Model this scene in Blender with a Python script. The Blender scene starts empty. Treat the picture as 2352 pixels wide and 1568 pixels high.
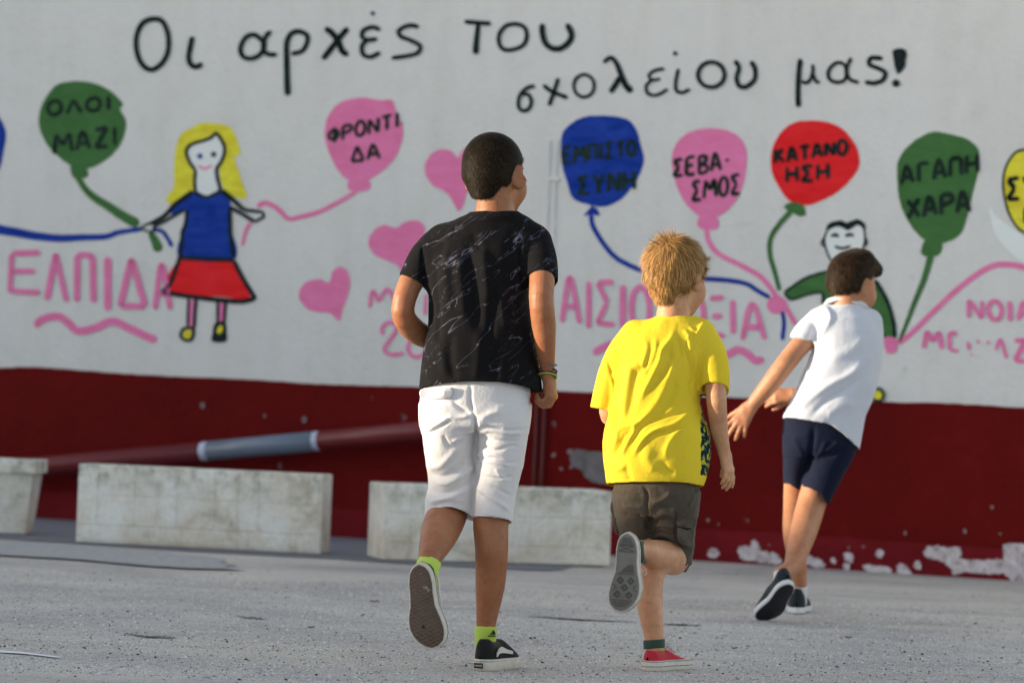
import bpy, bmesh, math, random
import numpy as np
from mathutils import Vector, Matrix

# ------------------------------------------------------------------ camera, sky, sun, exposure
scn = bpy.context.scene
W0, H0, FPX = 2352.0, 1568.0, 8820.0           # measuring frame of the photograph
CAM = Vector((0.0, 0.0, 0.75))
PITCH = math.atan(93 / FPX)
ROLL = 0.040
_F = Vector((0, math.cos(PITCH), math.sin(PITCH)))
_U0 = Vector((0, -math.sin(PITCH), math.cos(PITCH)))
_R0 = Vector((1, 0, 0))
RT = _R0 * math.cos(ROLL) + _U0 * math.sin(ROLL)
UP = -_R0 * math.sin(ROLL) + _U0 * math.cos(ROLL)
FW = _F
cam_data = bpy.data.cameras.new('camera')
cam_data.lens = 135
cam_data.sensor_width = 36
cam_data.clip_start = 0.5
cam_data.clip_end = 2000
cam_data.dof.use_dof = True
cam_data.dof.focus_distance = 10.0
cam_data.dof.aperture_fstop = 4.6
cam_data.dof.aperture_blades = 9
cam = bpy.data.objects.new('camera', cam_data)
scn.collection.objects.link(cam)
cam.matrix_world = Matrix(((RT.x, UP.x, -FW.x, CAM.x), (RT.y, UP.y, -FW.y, CAM.y),
                           (RT.z, UP.z, -FW.z, CAM.z), (0, 0, 0, 1)))
scn.camera = cam

SUN_EL = math.radians(7.5)
SUN_TOW = math.radians(9)      # how far the sun swings from due left towards the camera side
sun_dir = Vector((-math.cos(SUN_TOW) * math.cos(SUN_EL), -math.sin(SUN_TOW) * math.cos(SUN_EL), math.sin(SUN_EL)))
world = bpy.data.worlds.new('World')
scn.world = world
world.use_nodes = True
wn = world.node_tree
for n in list(wn.nodes):
    wn.nodes.remove(n)
sky = wn.nodes.new('ShaderNodeTexSky')
sky.sky_type = 'NISHITA'
sky.sun_disc = False
sky.sun_elevation = SUN_EL
# rotation 0 puts the sun at +Y, positive turns towards +X
sky.sun_rotation = math.atan2(sun_dir.x, sun_dir.y)
sky.air_density = 1.0
sky.dust_density = 0.8
sky.ozone_density = 1.5
hsv = wn.nodes.new('ShaderNodeHueSaturation')
hsv.inputs['Saturation'].default_value = 0.5
bg = wn.nodes.new('ShaderNodeBackground')
bg.inputs['Strength'].default_value = 0.15
wo = wn.nodes.new('ShaderNodeOutputWorld')
wn.links.new(sky.outputs[0], hsv.inputs['Color'])
wn.links.new(hsv.outputs[0], bg.inputs['Color'])
wn.links.new(bg.outputs[0], wo.inputs['Surface'])
sd = bpy.data.lights.new('sun', 'SUN')
sd.energy = 3.5
sd.angle = math.radians(0.6)
sd.color = (1.0, 0.84, 0.62)
so = bpy.data.objects.new('sun', sd)
scn.collection.objects.link(so)
so.rotation_euler = sun_dir.to_track_quat('Z', 'Y').to_euler()
so.location = (-6, 4, 8)
scn.view_settings.view_transform = 'Standard'
scn.view_settings.look = 'None'
scn.view_settings.gamma = 1
scn.view_settings.exposure = 1.25
scn.view_settings.use_curve_mapping = False

random.seed(7)
RNG = np.random.default_rng(11)

# ------------------------------------------------------------------ helpers
def ray(px, py):
    return FW + RT * ((px - W0 / 2) / FPX) - UP * ((py - H0 / 2) / FPX)

def at_depth(px, py, d):
    return CAM + ray(px, py) * d

def on_ground(px, py, z=0.0):
    r = ray(px, py)
    return CAM + r * ((z - CAM.z) / r.z)

def Zr(ox, oy, k):
    """point of an enlarged view of the photograph -> measuring frame"""
    return lambda x, y: (0.91875 * (ox + x / k), 0.91875 * (oy + y / k))

R1 = Zr(0, 0, 2.351); R2 = Zr(700, 0, 2.351); R3 = Zr(1560, 0, 2.351)
R4 = Zr(0, 560, 2.351); R5 = Zr(0, 1040, 2.351); R6 = Zr(1560, 560, 2.351); R7 = Zr(1560, 1040, 2.351)
S2 = Zr(950, 600, 3.92); S3 = Zr(950, 950, 3.92)
S5 = Zr(1450, 560, 3.92); S6 = Zr(1450, 900, 3.92); S8 = Zr(1800, 600, 3.92); S1 = Zr(950, 300, 3.92)
K = 0.39079     # length in an R view -> measuring frame

def lin(c):
    c = c / 255.0
    return c / 12.92 if c <= 0.04045 else ((c + 0.055) / 1.055) ** 2.4

def alb(r, g, b, k=1.7):
    return (min(0.9, lin(r) * k), min(0.9, lin(g) * k), min(0.9, lin(b) * k))

def tag(o, label=None, cat=None, group=None, kind=None):
    if label: o['label'] = label
    if cat: o['category'] = cat
    if group: o['group'] = group
    if kind: o['kind'] = kind
    return o

def empty(name, loc):
    o = bpy.data.objects.new(name, None)
    o.location = loc
    o.empty_display_size = 0.1
    scn.collection.objects.link(o)
    return o

def link_mesh(name, me, mat, parent=None):
    """verts of me are world coordinates; the object keeps its own origin at the parent's"""
    o = bpy.data.objects.new(name, me)
    scn.collection.objects.link(o)
    if mat is not None:
        for m in (mat if isinstance(mat, (list, tuple)) else [mat]):
            me.materials.append(m)
    if parent is not None:
        o.parent = parent
        off = Vector((0, 0, 0))
        p = parent
        while p is not None:
            off += p.location
            p = p.parent
        me.transform(Matrix.Translation(-off))
    else:
        n = len(me.vertices)
        co = np.empty(n * 3, np.float32)
        me.vertices.foreach_get('co', co)
        co = co.reshape(-1, 3)
        c = Vector((float((co[:, 0].min() + co[:, 0].max()) / 2), float((co[:, 1].min() + co[:, 1].max()) / 2), float(co[:, 2].min())))
        me.transform(Matrix.Translation(-c))
        o.location = c
    return o

def np_mesh(name, v, faces, smooth=True):
    """v (n,3), faces (m,3|4) arrays"""
    me = bpy.data.meshes.new(name)
    v = np.asarray(v, np.float32)
    faces = np.asarray(faces, np.int32)
    m, k = faces.shape
    me.vertices.add(len(v)); me.vertices.foreach_set('co', v.ravel())
    me.loops.add(m * k); me.loops.foreach_set('vertex_index', faces.ravel())
    me.polygons.add(m)
    me.polygons.foreach_set('loop_start', np.arange(0, m * k, k, dtype=np.int32))
    me.polygons.foreach_set('loop_total', np.full(m, k, np.int32))
    me.update(calc_edges=True)
    me.validate()
    if smooth:
        me.polygons.foreach_set('use_smooth', np.ones(len(me.polygons), bool))
    return me

def py_mesh(name, v, f, smooth=False):
    me = bpy.data.meshes.new(name)
    me.from_pydata([tuple(p) for p in v], [], f)
    me.update()
    if smooth:
        me.polygons.foreach_set('use_smooth', np.ones(len(me.polygons), bool))
    return me

# ------------------------------------------------------------------ materials
def new_mat(name):
    m = bpy.data.materials.new(name)
    m.use_nodes = True
    nt = m.node_tree
    b = nt.nodes['Principled BSDF']
    b.inputs['Roughness'].default_value = 0.8
    return m, nt, b

def N(nt, t, **kw):
    n = nt.nodes.new(t)
    for k, v in kw.items():
        if k in n.inputs: n.inputs[k].default_value = v
        else: setattr(n, k, v)
    return n

def noise(nt, scale, detail=4, rough=0.55, dist=0.0, vec=None):
    n = N(nt, 'ShaderNodeTexNoise')
    n.inputs['Scale'].default_value = scale
    n.inputs['Detail'].default_value = detail
    n.inputs['Roughness'].default_value = rough
    n.inputs['Distortion'].default_value = dist
    if vec is not None: nt.links.new(vec, n.inputs['Vector'])
    return n

def ramp(nt, src, stops):
    r = N(nt, 'ShaderNodeValToRGB')
    e = r.color_ramp.elements
    while len(e) < len(stops): e.new(0.5)
    for i, (p, c) in enumerate(stops):
        e[i].position = p
        e[i].color = (c[0], c[1], c[2], 1) if isinstance(c, (tuple, list)) else (c, c, c, 1)
    nt.links.new(src, r.inputs[0])
    return r

def mix(nt, fac, a, b, mode='MIX'):
    m = N(nt, 'ShaderNodeMix', data_type='RGBA', blend_type=mode)
    for s, v in ((m.inputs[0], fac), (m.inputs[6], a), (m.inputs[7], b)):
        if hasattr(v, 'is_output') or isinstance(v, bpy.types.NodeSocket): nt.links.new(v, s)
        elif isinstance(v, (tuple, list)): s.default_value = (v[0], v[1], v[2], 1)
        else: s.default_value = v
    return m.outputs[2]

def bump(nt, bsdf, h, strength, dist):
    b = N(nt, 'ShaderNodeBump')
    b.inputs['Strength'].default_value = strength
    b.inputs['Distance'].default_value = dist
    nt.links.new(h, b.inputs['Height'])
    nt.links.new(b.outputs[0], bsdf.inputs['Normal'])
    return b

def geo_pos(nt):
    return N(nt, 'ShaderNodeNewGeometry').outputs['Position']

def simple(name, col, rough=0.8, var=0.12, scale=30, bmp=0.0, bscale=300, sheen=0.0, spec=0.5):
    m, nt, b = new_mat(name)
    p = geo_pos(nt)
    n = noise(nt, scale, 4, 0.6, vec=p)
    lo = tuple(c * (1 - var) for c in col); hi = tuple(min(1, c * (1 + var)) for c in col)
    r = ramp(nt, n.outputs[0], [(0.3, lo), (0.7, hi)])
    nt.links.new(r.outputs[0], b.inputs['Base Color'])
    b.inputs['Roughness'].default_value = rough
    b.inputs['Specular IOR Level'].default_value = spec
    if sheen: b.inputs['Sheen Weight'].default_value = sheen
    if bmp:
        n2 = noise(nt, bscale, 3, 0.6, vec=p)
        bump(nt, b, n2.outputs[0], 1.0, bmp)
    return m

def paint_mat(name, rgb, var=0.10, k=1.7):
    """hand-brushed wall paint: streaky, uneven coverage"""
    col = alb(*rgb, k)
    m, nt, b = new_mat(name)
    p = geo_pos(nt)
    mp = N(nt, 'ShaderNodeMapping'); mp.inputs['Scale'].default_value = (3, 3, 9); mp.inputs['Rotation'].default_value = (0.2, 0.4, 0)
    nt.links.new(p, mp.inputs['Vector'])
    n = noise(nt, 2.2, 5, 0.65, 0.6, vec=mp.outputs[0])
    hi = tuple(min(0.85, c * (1 + var) + var * 0.08) for c in col); lo = tuple(c * (1 - var) for c in col)
    r = ramp(nt, n.outputs[0], [(0.35, lo), (0.68, hi)])
    nt.links.new(r.outputs[0], b.inputs['Base Color'])
    b.inputs['Roughness'].default_value = 0.85; b.inputs['Specular IOR Level'].default_value = 0.12
    n2 = noise(nt, 60, 4, 0.6, vec=p)
    bump(nt, b, n2.outputs[0], 0.5, 0.003)
    return m

# ------------------------------------------------------------------ ground
def make_ground():
    v = [(-600, -60, 0), (600, -60, 0), (600, 900, 0), (-600, 900, 0)]
    m, nt, b = new_mat('old_concrete')
    p = geo_pos(nt)
    base = noise(nt, 1.3, 5, 0.6, vec=p)
    big = ramp(nt, base.outputs[0], [(0.3, alb(130, 128, 128, 2.1)), (0.5, alb(150, 147, 144, 2.1)), (0.72, alb(163, 159, 153, 2.1))])
    fine = noise(nt, 170, 3, 0.75, vec=p)
    fr = ramp(nt, fine.outputs[0], [(0.30, 0.30), (0.45, 0.82), (0.56, 1.0), (0.72, 1.45)])
    c = mix(nt, 1.0, big.outputs[0], fr.outputs[0], 'MULTIPLY')
    mid = noise(nt, 30, 6, 0.78, vec=p)
    mr = ramp(nt, mid.outputs[0], [(0.32, 0.62), (0.45, 0.92), (0.55, 1.02), (0.7, 1.16)])
    c = mix(nt, 1.0, c, mr.outputs[0], 'MULTIPLY')
    # swept streaks and old stains lying across the yard
    mp = N(nt, 'ShaderNodeMapping'); mp.inputs['Scale'].default_value = (0.9, 3.2, 1); mp.inputs['Rotation'].default_value = (0, 0, 0.15)
    nt.links.new(p, mp.inputs['Vector'])
    st = noise(nt, 1.1, 6, 0.7, 0.5, vec=mp.outputs[0])
    sr = ramp(nt, st.outputs[0], [(0.34, 0.82), (0.46, 0.96), (0.6, 1.0), (0.72, 1.04)])
    c = mix(nt, 1.0, c, sr.outputs[0], 'MULTIPLY')
    # warm grains
    vor = N(nt, 'ShaderNodeTexVoronoi'); vor.inputs['Scale'].default_value = 260
    nt.links.new(p, vor.inputs['Vector'])
    wr = ramp(nt, vor.outputs['Color'], [(0.0, (1, 1, 1)), (0.86, (1, 1, 1)), (0.9, (1.0, 0.80, 0.62))])
    c = mix(nt, 0.6, c, wr.outputs[0], 'MULTIPLY')
    nt.links.new(c, b.inputs['Base Color'])
    b.inputs['Roughness'].default_value = 0.9
    bump(nt, b, fine.outputs[0], 0.9, 0.006)
    me = py_mesh('ground', v, [(0, 1, 2, 3)])
    o = bpy.data.objects.new('ground', me); scn.collection.objects.link(o); me.materials.append(m)
    o['kind'] = 'structure'
    return o

ground = make_ground()

# ------------------------------------------------------------------ the wall
WA = on_ground(120, 1192); WB = on_ground(2352, 1334)
WE = (WB - WA); WE.z = 0; WE.normalize()
WN = Vector((WE.y, -WE.x, 0))
if WN.y > 0: WN = -WN
def wall_hit(px, py, off=0.0):
    r = ray(px, py)
    q = WA + WN * off
    t = (q - CAM).dot(WN) / r.dot(WN)
    return CAM + r * t
def wall_uz(px, py):
    p = wall_hit(px, py)
    return (p - WA).dot(WE), p.z
def wpt(u, z, off=0.0):
    return Vector((WA.x + WE.x * u + WN.x * off, WA.y + WE.y * u + WN.y * off, z))

def slab(name, outline, o0, o1, mat, parent):
    """vertical slab on the wall: outline [(u,z)], from offset o0 (back) to o1 (front)"""
    bm = bmesh.new()
    fr = [bm.verts.new(wpt(u, z, o1)) for u, z in outline]
    bk = [bm.verts.new(wpt(u, z, o0)) for u, z in outline]
    n = len(outline)
    bm.faces.new(fr); bm.faces.new(bk[::-1])
    for i in range(n):
        bm.faces.new((fr[i], bk[i], bk[(i + 1) % n], fr[(i + 1) % n]))
    bmesh.ops.recalc_face_normals(bm, faces=bm.faces)
    me = bpy.data.meshes.new(name); bm.to_mesh(me); bm.free()
    return link_mesh(name, me, mat, parent)

def plaster_mat():
    m, nt, b = new_mat('white_plaster')
    p = geo_pos(nt)
    n = noise(nt, 0.9, 5, 0.6, vec=p)
    r = ramp(nt, n.outputs[0], [(0.3, (0.70, 0.70, 0.70)), (0.55, (0.72, 0.72, 0.715)), (0.75, (0.735, 0.735, 0.73))])
    n2 = noise(nt, 7, 5, 0.7, vec=p)
    r2 = ramp(nt, n2.outputs[0], [(0.25, 0.93), (0.5, 1.0), (0.8, 1.02)])
    c = mix(nt, 1.0, r.outputs[0], r2.outputs[0], 'MULTIPLY')
    # rain streaks
    mp = N(nt, 'ShaderNodeMapping'); mp.inputs['Scale'].default_value = (4, 4, 0.5)
    nt.links.new(p, mp.inputs['Vector'])
    n3 = noise(nt, 1.5, 5, 0.6, vec=mp.outputs[0])
    r3 = ramp(nt, n3.outputs[0], [(0.3, (0.95, 0.945, 0.93)), (0.55, (1, 1, 1))])
    c = mix(nt, 1.0, c, r3.outputs[0], 'MULTIPLY')
    # scattered dirty specks
    vo = N(nt, 'ShaderNodeTexVoronoi'); vo.inputs['Scale'].default_value = 3.1
    nt.links.new(p, vo.inputs['Vector'])
    r4 = ramp(nt, vo.outputs['Distance'], [(0.0, (0.55, 0.54, 0.5)), (0.035, (0.9, 0.9, 0.89)), (0.06, (1, 1, 1))])
    c = mix(nt, 0.6, c, r4.outputs[0], 'MULTIPLY')
    nt.links.new(c, b.inputs['Base Color'])
    b.inputs['Roughness'].default_value = 0.85
    n4 = noise(nt, 35, 5, 0.6, vec=p)
    bump(nt, b, n4.outputs[0], 0.8, 0.006)
    return m

def red_mat(name, rgb, k=1.7):
    m, nt, b = new_mat(name)
    p = geo_pos(nt)
    n = noise(nt, 2.3, 6, 0.65, 0.4, vec=p)
    col = alb(*rgb, k)
    r = ramp(nt, n.outputs[0], [(0.3, tuple(c * 0.78 for c in col)), (0.6, col), (0.78, tuple(c * 1.2 + 0.003 for c in col))])
    # small chips in the paint
    vo = N(nt, 'ShaderNodeTexVoronoi'); vo.inputs['Scale'].default_value = 4.2
    nd = noise(nt, 14, 3, 0.6, vec=p)
    ad = N(nt, 'ShaderNodeVectorMath', operation='MULTIPLY_ADD')
    nt.links.new(nd.outputs['Color'], ad.inputs[0]); ad.inputs[1].default_value = (0.10, 0.10, 0.10); nt.links.new(p, ad.inputs[2])
    nt.links.new(ad.outputs[0], vo.inputs['Vector'])
    r4 = ramp(nt, vo.outputs['Distance'], [(0.0, 1.0), (0.05, 0.7), (0.08, 0.0)])
    c = mix(nt, r4.outputs[0], r.outputs[0], (0.20, 0.16, 0.16))
    nt.links.new(c, b.inputs['Base Color'])
    b.inputs['Roughness'].default_value = 0.85; b.inputs['Specular IOR Level'].default_value = 0.08
    n4 = noise(nt, 28, 6, 0.62, vec=p)
    bump(nt, b, n4.outputs[0], 0.9, 0.012)
    return m

U0, U1 = -6.0, 9.0
M_plaster = plaster_mat()
M_red = red_mat('oxblood_paint', (83, 13, 13))
M_red2 = red_mat('faded_plinth_paint', (92, 20, 25))
# main body of the wall: a real block, 5.2 m high
school_wall = slab('school_wall', [(U0, -0.3), (U1, -0.3), (U1, 5.2), (U0, 5.2)], -0.35, 0.0, M_plaster, None)
tag(school_wall, 'long white plastered school wall with a painted mural and dark red lower band', 'wall')

def smooth_pts(pts, closed=False, step=3.5):
    """Catmull-Rom resampling; pts are tuples of any length"""
    P = [np.array(p, float) for p in pts]
    n = len(P)
    out = []
    rng = range(n) if closed else range(n - 1)
    for i in rng:
        p1, p2 = P[i], P[(i + 1) % n]
        p0 = P[(i - 1) % n] if (closed or i > 0) else 2 * p1 - p2
        p3 = P[(i + 2) % n] if (closed or i + 2 < n) else 2 * p2 - p1
        L = np.hypot(*(p2 - p1)[:2])
        k = max(1, int(L / step))
        for j in range(k):
            t = j / k
            out.append(0.5 * ((2 * p1) + (-p0 + p2) * t + (2 * p0 - 5 * p1 + 4 * p2 - p3) * t * t + (-p0 + 3 * p1 - 3 * p2 + p3) * t ** 3))
    if not closed: out.append(P[-1])
    return out

# the red band follows the hand-painted edge
edge = [(0, 845), (78, 843), (195, 851), (352, 862), (586, 872), (742, 882), (919, 887), (1150, 893), (1420, 903), (1668, 912), (1765, 915), (2031, 923), (2176, 926), (2352, 936)]
red_top = []
for p in smooth_pts(edge, step=14):
    u, z = wall_uz(p[0], p[1] + random.uniform(-0.8, 0.8))
    red_top.append((u, z))
zl, zr_ = red_top[0][1], red_top[-1][1]
PLZ = 0.135
dado = slab('red_band', [(U0, -0.2), (U1, -0.2), (U1, zr_)] + red_top[::-1] + [(U0, zl)], -0.02, 0.007, M_red, school_wall)
dado['label'] = 'dark red painted lower band'
pl = [(U0, -0.2), (U1, -0.2)]
uu = U1
while uu > U0:
    pl.append((uu, PLZ + 0.006 * math.sin(uu * 2.1) + random.uniform(-0.003, 0.003))); uu -= 0.11
plinth = slab('plinth', pl, -0.02, 0.022, M_red2, school_wall)
plinth['label'] = 'faded red plinth at the foot of the wall'

# ------------------------------------------------------------------ flat paint on the wall
class Paint:
    def __init__(self): self.v = []; self.f = []
    def stroke(self, pts, w, off, closed=False, jit=0.35):
        """pts px tuples; w px or (w0,w1)"""
        w0, w1 = (w, w) if not isinstance(w, tuple) else w
        P = smooth_pts(pts, closed)
        n = len(P)
        if n < 2: return
        base = len(self.v)
        L, Rr = [], []
        for i, p in enumerate(P):
            a = P[(i - 1) % n] if (closed or i > 0) else P[i]
            b = P[(i + 1) % n] if (closed or i < n - 1) else P[i]
            d = np.array(b[:2]) - np.array(a[:2]); l = np.hypot(*d) or 1; d = d / l
            nn = np.array((-d[1], d[0]))
            ww = (w0 + (w1 - w0) * i / max(1, n - 1)) / 2
            if not closed:   # rounded brush ends
                s = min(i, n - 1 - i) * 3.5
                if s < ww: ww *= math.sqrt(max(0.12, 1 - (1 - s / ww) ** 2))
            L.append(p[:2] + nn * (ww + random.uniform(-jit, jit)))
            Rr.append(p[:2] - nn * (ww + random.uniform(-jit, jit)))
        for q in L + Rr: self.v.append(wall_hit(q[0], q[1], off))
        m = n if closed else n - 1
        for i in range(m):
            j = (i + 1) % n
            self.f.append((base + i, base + j, base + n + j, base + n + i))
    def fill(self, pts, off, jit=0.6, step=4):
        P = smooth_pts(pts, True, step)
        base = len(self.v)
        for p in P:
            q = wall_hit(p[0] + random.uniform(-jit, jit), p[1] + random.uniform(-jit, jit), off)
            self.v.append(q)
        self.f.append(tuple(range(base, base + len(P))))
    def dot(self, x, y, r, off):
        self.fill([(x + r * math.cos(a), y + r * math.sin(a)) for a in [i * math.pi / 4 for i in range(8)]], off, 0.3, 3)
    def build(self, name, mat, parent, label=None):
        me = py_mesh(name, self.v, self.f)
        bm = bmesh.new(); bm.from_mesh(me)
        for f in bm.faces:
            f.normal_update()
            if f.normal.dot(WN) < 0: f.normal_flip()
        bmesh.ops.triangulate(bm, faces=[f for f in bm.faces if len(f.verts) > 4])
        bm.to_mesh(me); bm.free()
        o = link_mesh(name, me, mat, parent)
        if label: o['label'] = label
        return o

PK = paint_mat('pink_paint', (190, 100, 140))
PG = paint_mat('green_paint', (52, 88, 48))
PB = paint_mat('blue_paint', (8, 42, 122), 0.18)
PR = paint_mat('red_paint', (190, 27, 32), 0.14)
PY = paint_mat('yellow_paint', (186, 172, 48), 0.16)
PD = paint_mat('black_paint', (12, 24, 25), 0.2)
PW = paint_mat('pale_blue_paint', (184, 192, 212), 0.06)
PDG = paint_mat('black_green_lettering', (16, 34, 26), 0.2)

FONT = {
 'Α': [[(0.02, 1), (0.45, 0), (1, 1)], [(0.22, 0.66), (0.8, 0.62)]],
 'Β': [[(0.1, 0), (0.1, 1)], [(0.1, 0.02), (0.75, 0.1), (0.75, 0.35), (0.15, 0.48)], [(0.15, 0.48), (0.9, 0.6), (0.88, 0.88), (0.1, 1)]],
 'Γ': [[(0.95, 0.04), (0.1, 0)], [(0.1, 0), (0.12, 1)]],
 'Δ': [[(0, 0.97), (0.45, 0)], [(0.45, 0), (1, 0.97)], [(1, 0.97), (0, 0.97)]],
 'Ε': [[(0.95, 0), (0.1, 0.03)], [(0.1, 0.03), (0.05, 1)], [(0.1, 0.47), (0.8, 0.47)], [(0.05, 0.97), (0.95, 1)]],
 'Ζ': [[(0.05, 0.05), (0.95, 0)], [(0.95, 0), (0.1, 0.97)], [(0.1, 0.97), (1, 0.97)]],
 'Η': [[(0.1, 0), (0.08, 1)], [(0.92, 0), (0.95, 1)], [(0.1, 0.52), (0.92, 0.48)]],
 'Ι': [[(0.5, 0), (0.5, 1)]],
 'Κ': [[(0.1, 0), (0.1, 1)], [(0.85, 0.02), (0.15, 0.55)], [(0.3, 0.45), (0.95, 1)]],
 'Λ': [[(0, 1), (0.45, 0)], [(0.45, 0), (1, 1)]],
 'Μ': [[(0, 1), (0.15, 0)], [(0.15, 0), (0.5, 0.6)], [(0.5, 0.6), (0.85, 0)], [(0.85, 0), (1, 1)]],
 'Ν': [[(0.05, 1), (0.08, 0)], [(0.08, 0), (0.92, 1)], [(0.92, 1), (0.95, 0)]],
 'Ξ': [[(0.05, 0.03), (0.95, 0)], [(0.2, 0.5), (0.85, 0.47)], [(0.05, 0.95), (1, 1)]],
 'Π': [[(0.05, 1), (0.08, 0)], [(0.08, 0), (0.92, 0)], [(0.92, 0), (0.96, 1)]],
 'Ρ': [[(0.1, 1), (0.1, 0)], [(0.1, 0.02), (0.85, 0.08), (0.9, 0.4), (0.12, 0.55)]],
 'Σ': [[(0.95, 0.02), (0.05, 0.04)], [(0.05, 0.04), (0.6, 0.48)], [(0.6, 0.48), (0.03, 0.95)], [(0.03, 0.95), (1, 0.98)]],
 'Τ': [[(0, 0.03), (1, 0)], [(0.5, 0), (0.52, 1)]],
 'Υ': [[(0.05, 0), (0.5, 0.5)], [(0.95, 0), (0.5, 0.5)], [(0.5, 0.5), (0.48, 1)]],
 'Φ': [[(0.55, -0.05), (0.6, 1.1)]],
 'Χ': [[(0.05, 0), (1, 1)], [(0.95, 0), (0.05, 1)]],
 '-': [[(0.2, 0.5), (0.6, 0.48)]],
}
ROUND = {'Ο': (0.5, 0.5, 0.45, 0.5), 'Φ': (0.5, 0.5, 0.48, 0.32)}

def word(P, Rz, txt, x0, x1, y0, y1, h, w, off=0.0055, gap=0.25):
    """capitals spread from x0 to x1 (view px), mid-line y0 -> y1, height h, brush w"""
    rel = {'Ι': 0.35, '-': 0.5, 'Μ': 1.15}
    tot = sum(rel.get(c, 0.85) for c in txt) + gap * (len(txt) - 1)
    x = x0
    unit = (x1 - x0) / tot
    for c in txt:
        lw = rel.get(c, 0.85) * unit
        t = (x + lw / 2 - x0) / (x1 - x0)
        yc = y0 + (y1 - y0) * t + random.uniform(-0.03, 0.03) * h
        sl = (y1 - y0) / (x1 - x0)
        hh = h * random.uniform(0.92, 1.06)
        def mp(p):
            X = x + p[0] * lw
            return Rz(X + random.uniform(-1, 1), yc + (p[1] - 0.5) * hh + (p[0] - 0.5) * lw * sl + random.uniform(-1, 1))
        if c in ROUND:
            cx, cy, rx, ry = ROUND[c]
            P.stroke([mp((cx + rx * math.cos(a), cy + ry * math.sin(a))) for a in [i * math.pi / 4 for i in range(8)]], w * K, off, True)
        for s in FONT.get(c, []):
            P.stroke([mp(p) for p in s], w * K * random.uniform(0.88, 1.12), off)
        x += lw + gap * unit

def zs(Rz, pts): return [Rz(*p) for p in pts]
def ell(cx, cy, rx, ry, n=10, rot=0.0):
    return [(cx + rx * math.cos(a) * math.cos(rot) - ry * math.sin(a) * math.sin(rot), cy + rx * math.cos(a) * math.sin(rot) + ry * math.sin(a) * math.cos(rot)) for a in [i * 2 * math.pi / n for i in range(n)]]

O1, O2, O3 = 0.0025, 0.004, 0.0055

# --- title, first line
T = Paint()
s = lambda Rz, pts, w, closed=False: T.stroke(zs(Rz, pts), (w[0] * K, w[1] * K) if isinstance(w, tuple) else w * K, O3, closed)
s(R1, [(905, 112), (955, 130), (985, 200), (988, 290), (960, 360), (910, 405), (865, 405), (822, 360), (800, 280), (805, 200), (840, 135)], 31, True)
s(R1, [(1130, 215), (1115, 290), (1108, 345), (1125, 385), (1160, 392), (1188, 372)], 32)
s(R1, [(1535, 235), (1490, 205), (1440, 225), (1412, 285), (1430, 335), (1480, 345), (1530, 318), (1552, 270)], 29, True)
s(R1, [(1592, 182), (1562, 215), (1548, 260), (1550, 300), (1580, 320), (1628, 322)], 29)
s(R1, [(1690, 562), (1686, 450), (1684, 350), (1684, 260), (1705, 205), (1750, 185), (1800, 205), (1805, 245), (1775, 300), (1710, 318)], (38, 27))
s(R1, [(1910, 165), (1950, 195), (1985, 240), (2010, 300), (2045, 325)], 36)
s(R1, [(2045, 165), (2000, 215), (1950, 280), (1895, 350)], 34)
s(R1, [(2235, 178), (2190, 160), (2135, 180), (2128, 218), (2160, 235), (2218, 230)], 27)
s(R1, [(2160, 235), (2128, 268), (2132, 318), (2172, 336), (2235, 310)], 27)
T.dot(*R1(2190, 80), 5, O3)
s(R2, [(815, 160), (760, 150), (700, 178), (708, 215), (770, 240), (822, 270), (815, 305), (770, 325), (655, 342)], 26)
s(R2, [(1082, 128), (1160, 135), (1240, 140)], 27)
s(R2, [(1165, 142), (1155, 230), (1148, 320)], (28, 38))
s(R2, [(1385, 142), (1435, 162), (1450, 210), (1430, 265), (1370, 292), (1312, 290), (1285, 250), (1292, 195), (1330, 152)], 25, True)
s(R2, [(1540, 140), (1542, 200), (1560, 255), (1600, 285), (1650, 285), (1700, 245), (1712, 200), (1685, 140)], 35)
t1 = T.build('title_lettering', PD, school_wall, 'black brushed Greek words Οι αρχές του along the top')
# --- title, second line
T = Paint()
s(R2, [(1498, 505), (1450, 518), (1410, 560), (1400, 618), (1420, 650), (1460, 642), (1477, 595), (1455, 555), (1420, 560)], 23)
s(R2, [(1545, 500), (1600, 540), (1690, 575)], 25)
s(R2, [(1635, 460), (1610, 540), (1580, 622)], 25)
s(R2, ell(1786, 505, 60, 66), 20, True)
s(R2, [(1900, 370), (1940, 340), (1975, 370), (2000, 430), (2030, 500), (2068, 540)], (24, 40))
s(R2, [(2000, 450), (1970, 500), (1940, 545)], 33)
s(R3, [(238, 405), (180, 415), (145, 445), (165, 470), (215, 465)], 19)
s(R3, [(165, 470), (130, 505), (140, 550), (190, 560), (258, 525)], 20)
T.dot(*R3(300, 315), 5.5, O3)
s(R3, [(320, 405), (305, 470), (305, 530), (340, 545), (388, 525)], 22)
s(R3, ell(512, 440, 78, 74), 26, True)
s(R3, [(650, 355), (675, 400), (660, 460), (680, 508), (722, 508), (765, 470), (770, 410), (745, 360)], 28)
s(R3, [(1036, 345), (1025, 450), (1022, 550), (1024, 630)], 31)
s(R3, [(1040, 480), (1080, 485), (1108, 430), (1108, 378)], 21)
s(R3, [(1108, 430), (1125, 475), (1152, 486)], 21)
s(R3, [(1300, 388), (1250, 370), (1205, 410), (1205, 462), (1250, 484), (1300, 465)], 22, True)
s(R3, [(1335, 340), (1310, 400), (1315, 450), (1340, 475), (1382, 486)], 22)
s(R3, [(1520, 345), (1452, 342), (1442, 380), (1500, 405), (1535, 430), (1520, 470), (1470, 490), (1415, 482)], 27)
T.fill(zs(R3, [(1578, 300), (1620, 285), (1658, 300), (1655, 350), (1650, 390), (1612, 436), (1590, 390), (1582, 340)]), O3)
T.dot(*R3(1598, 490), 9, O3)
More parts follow.
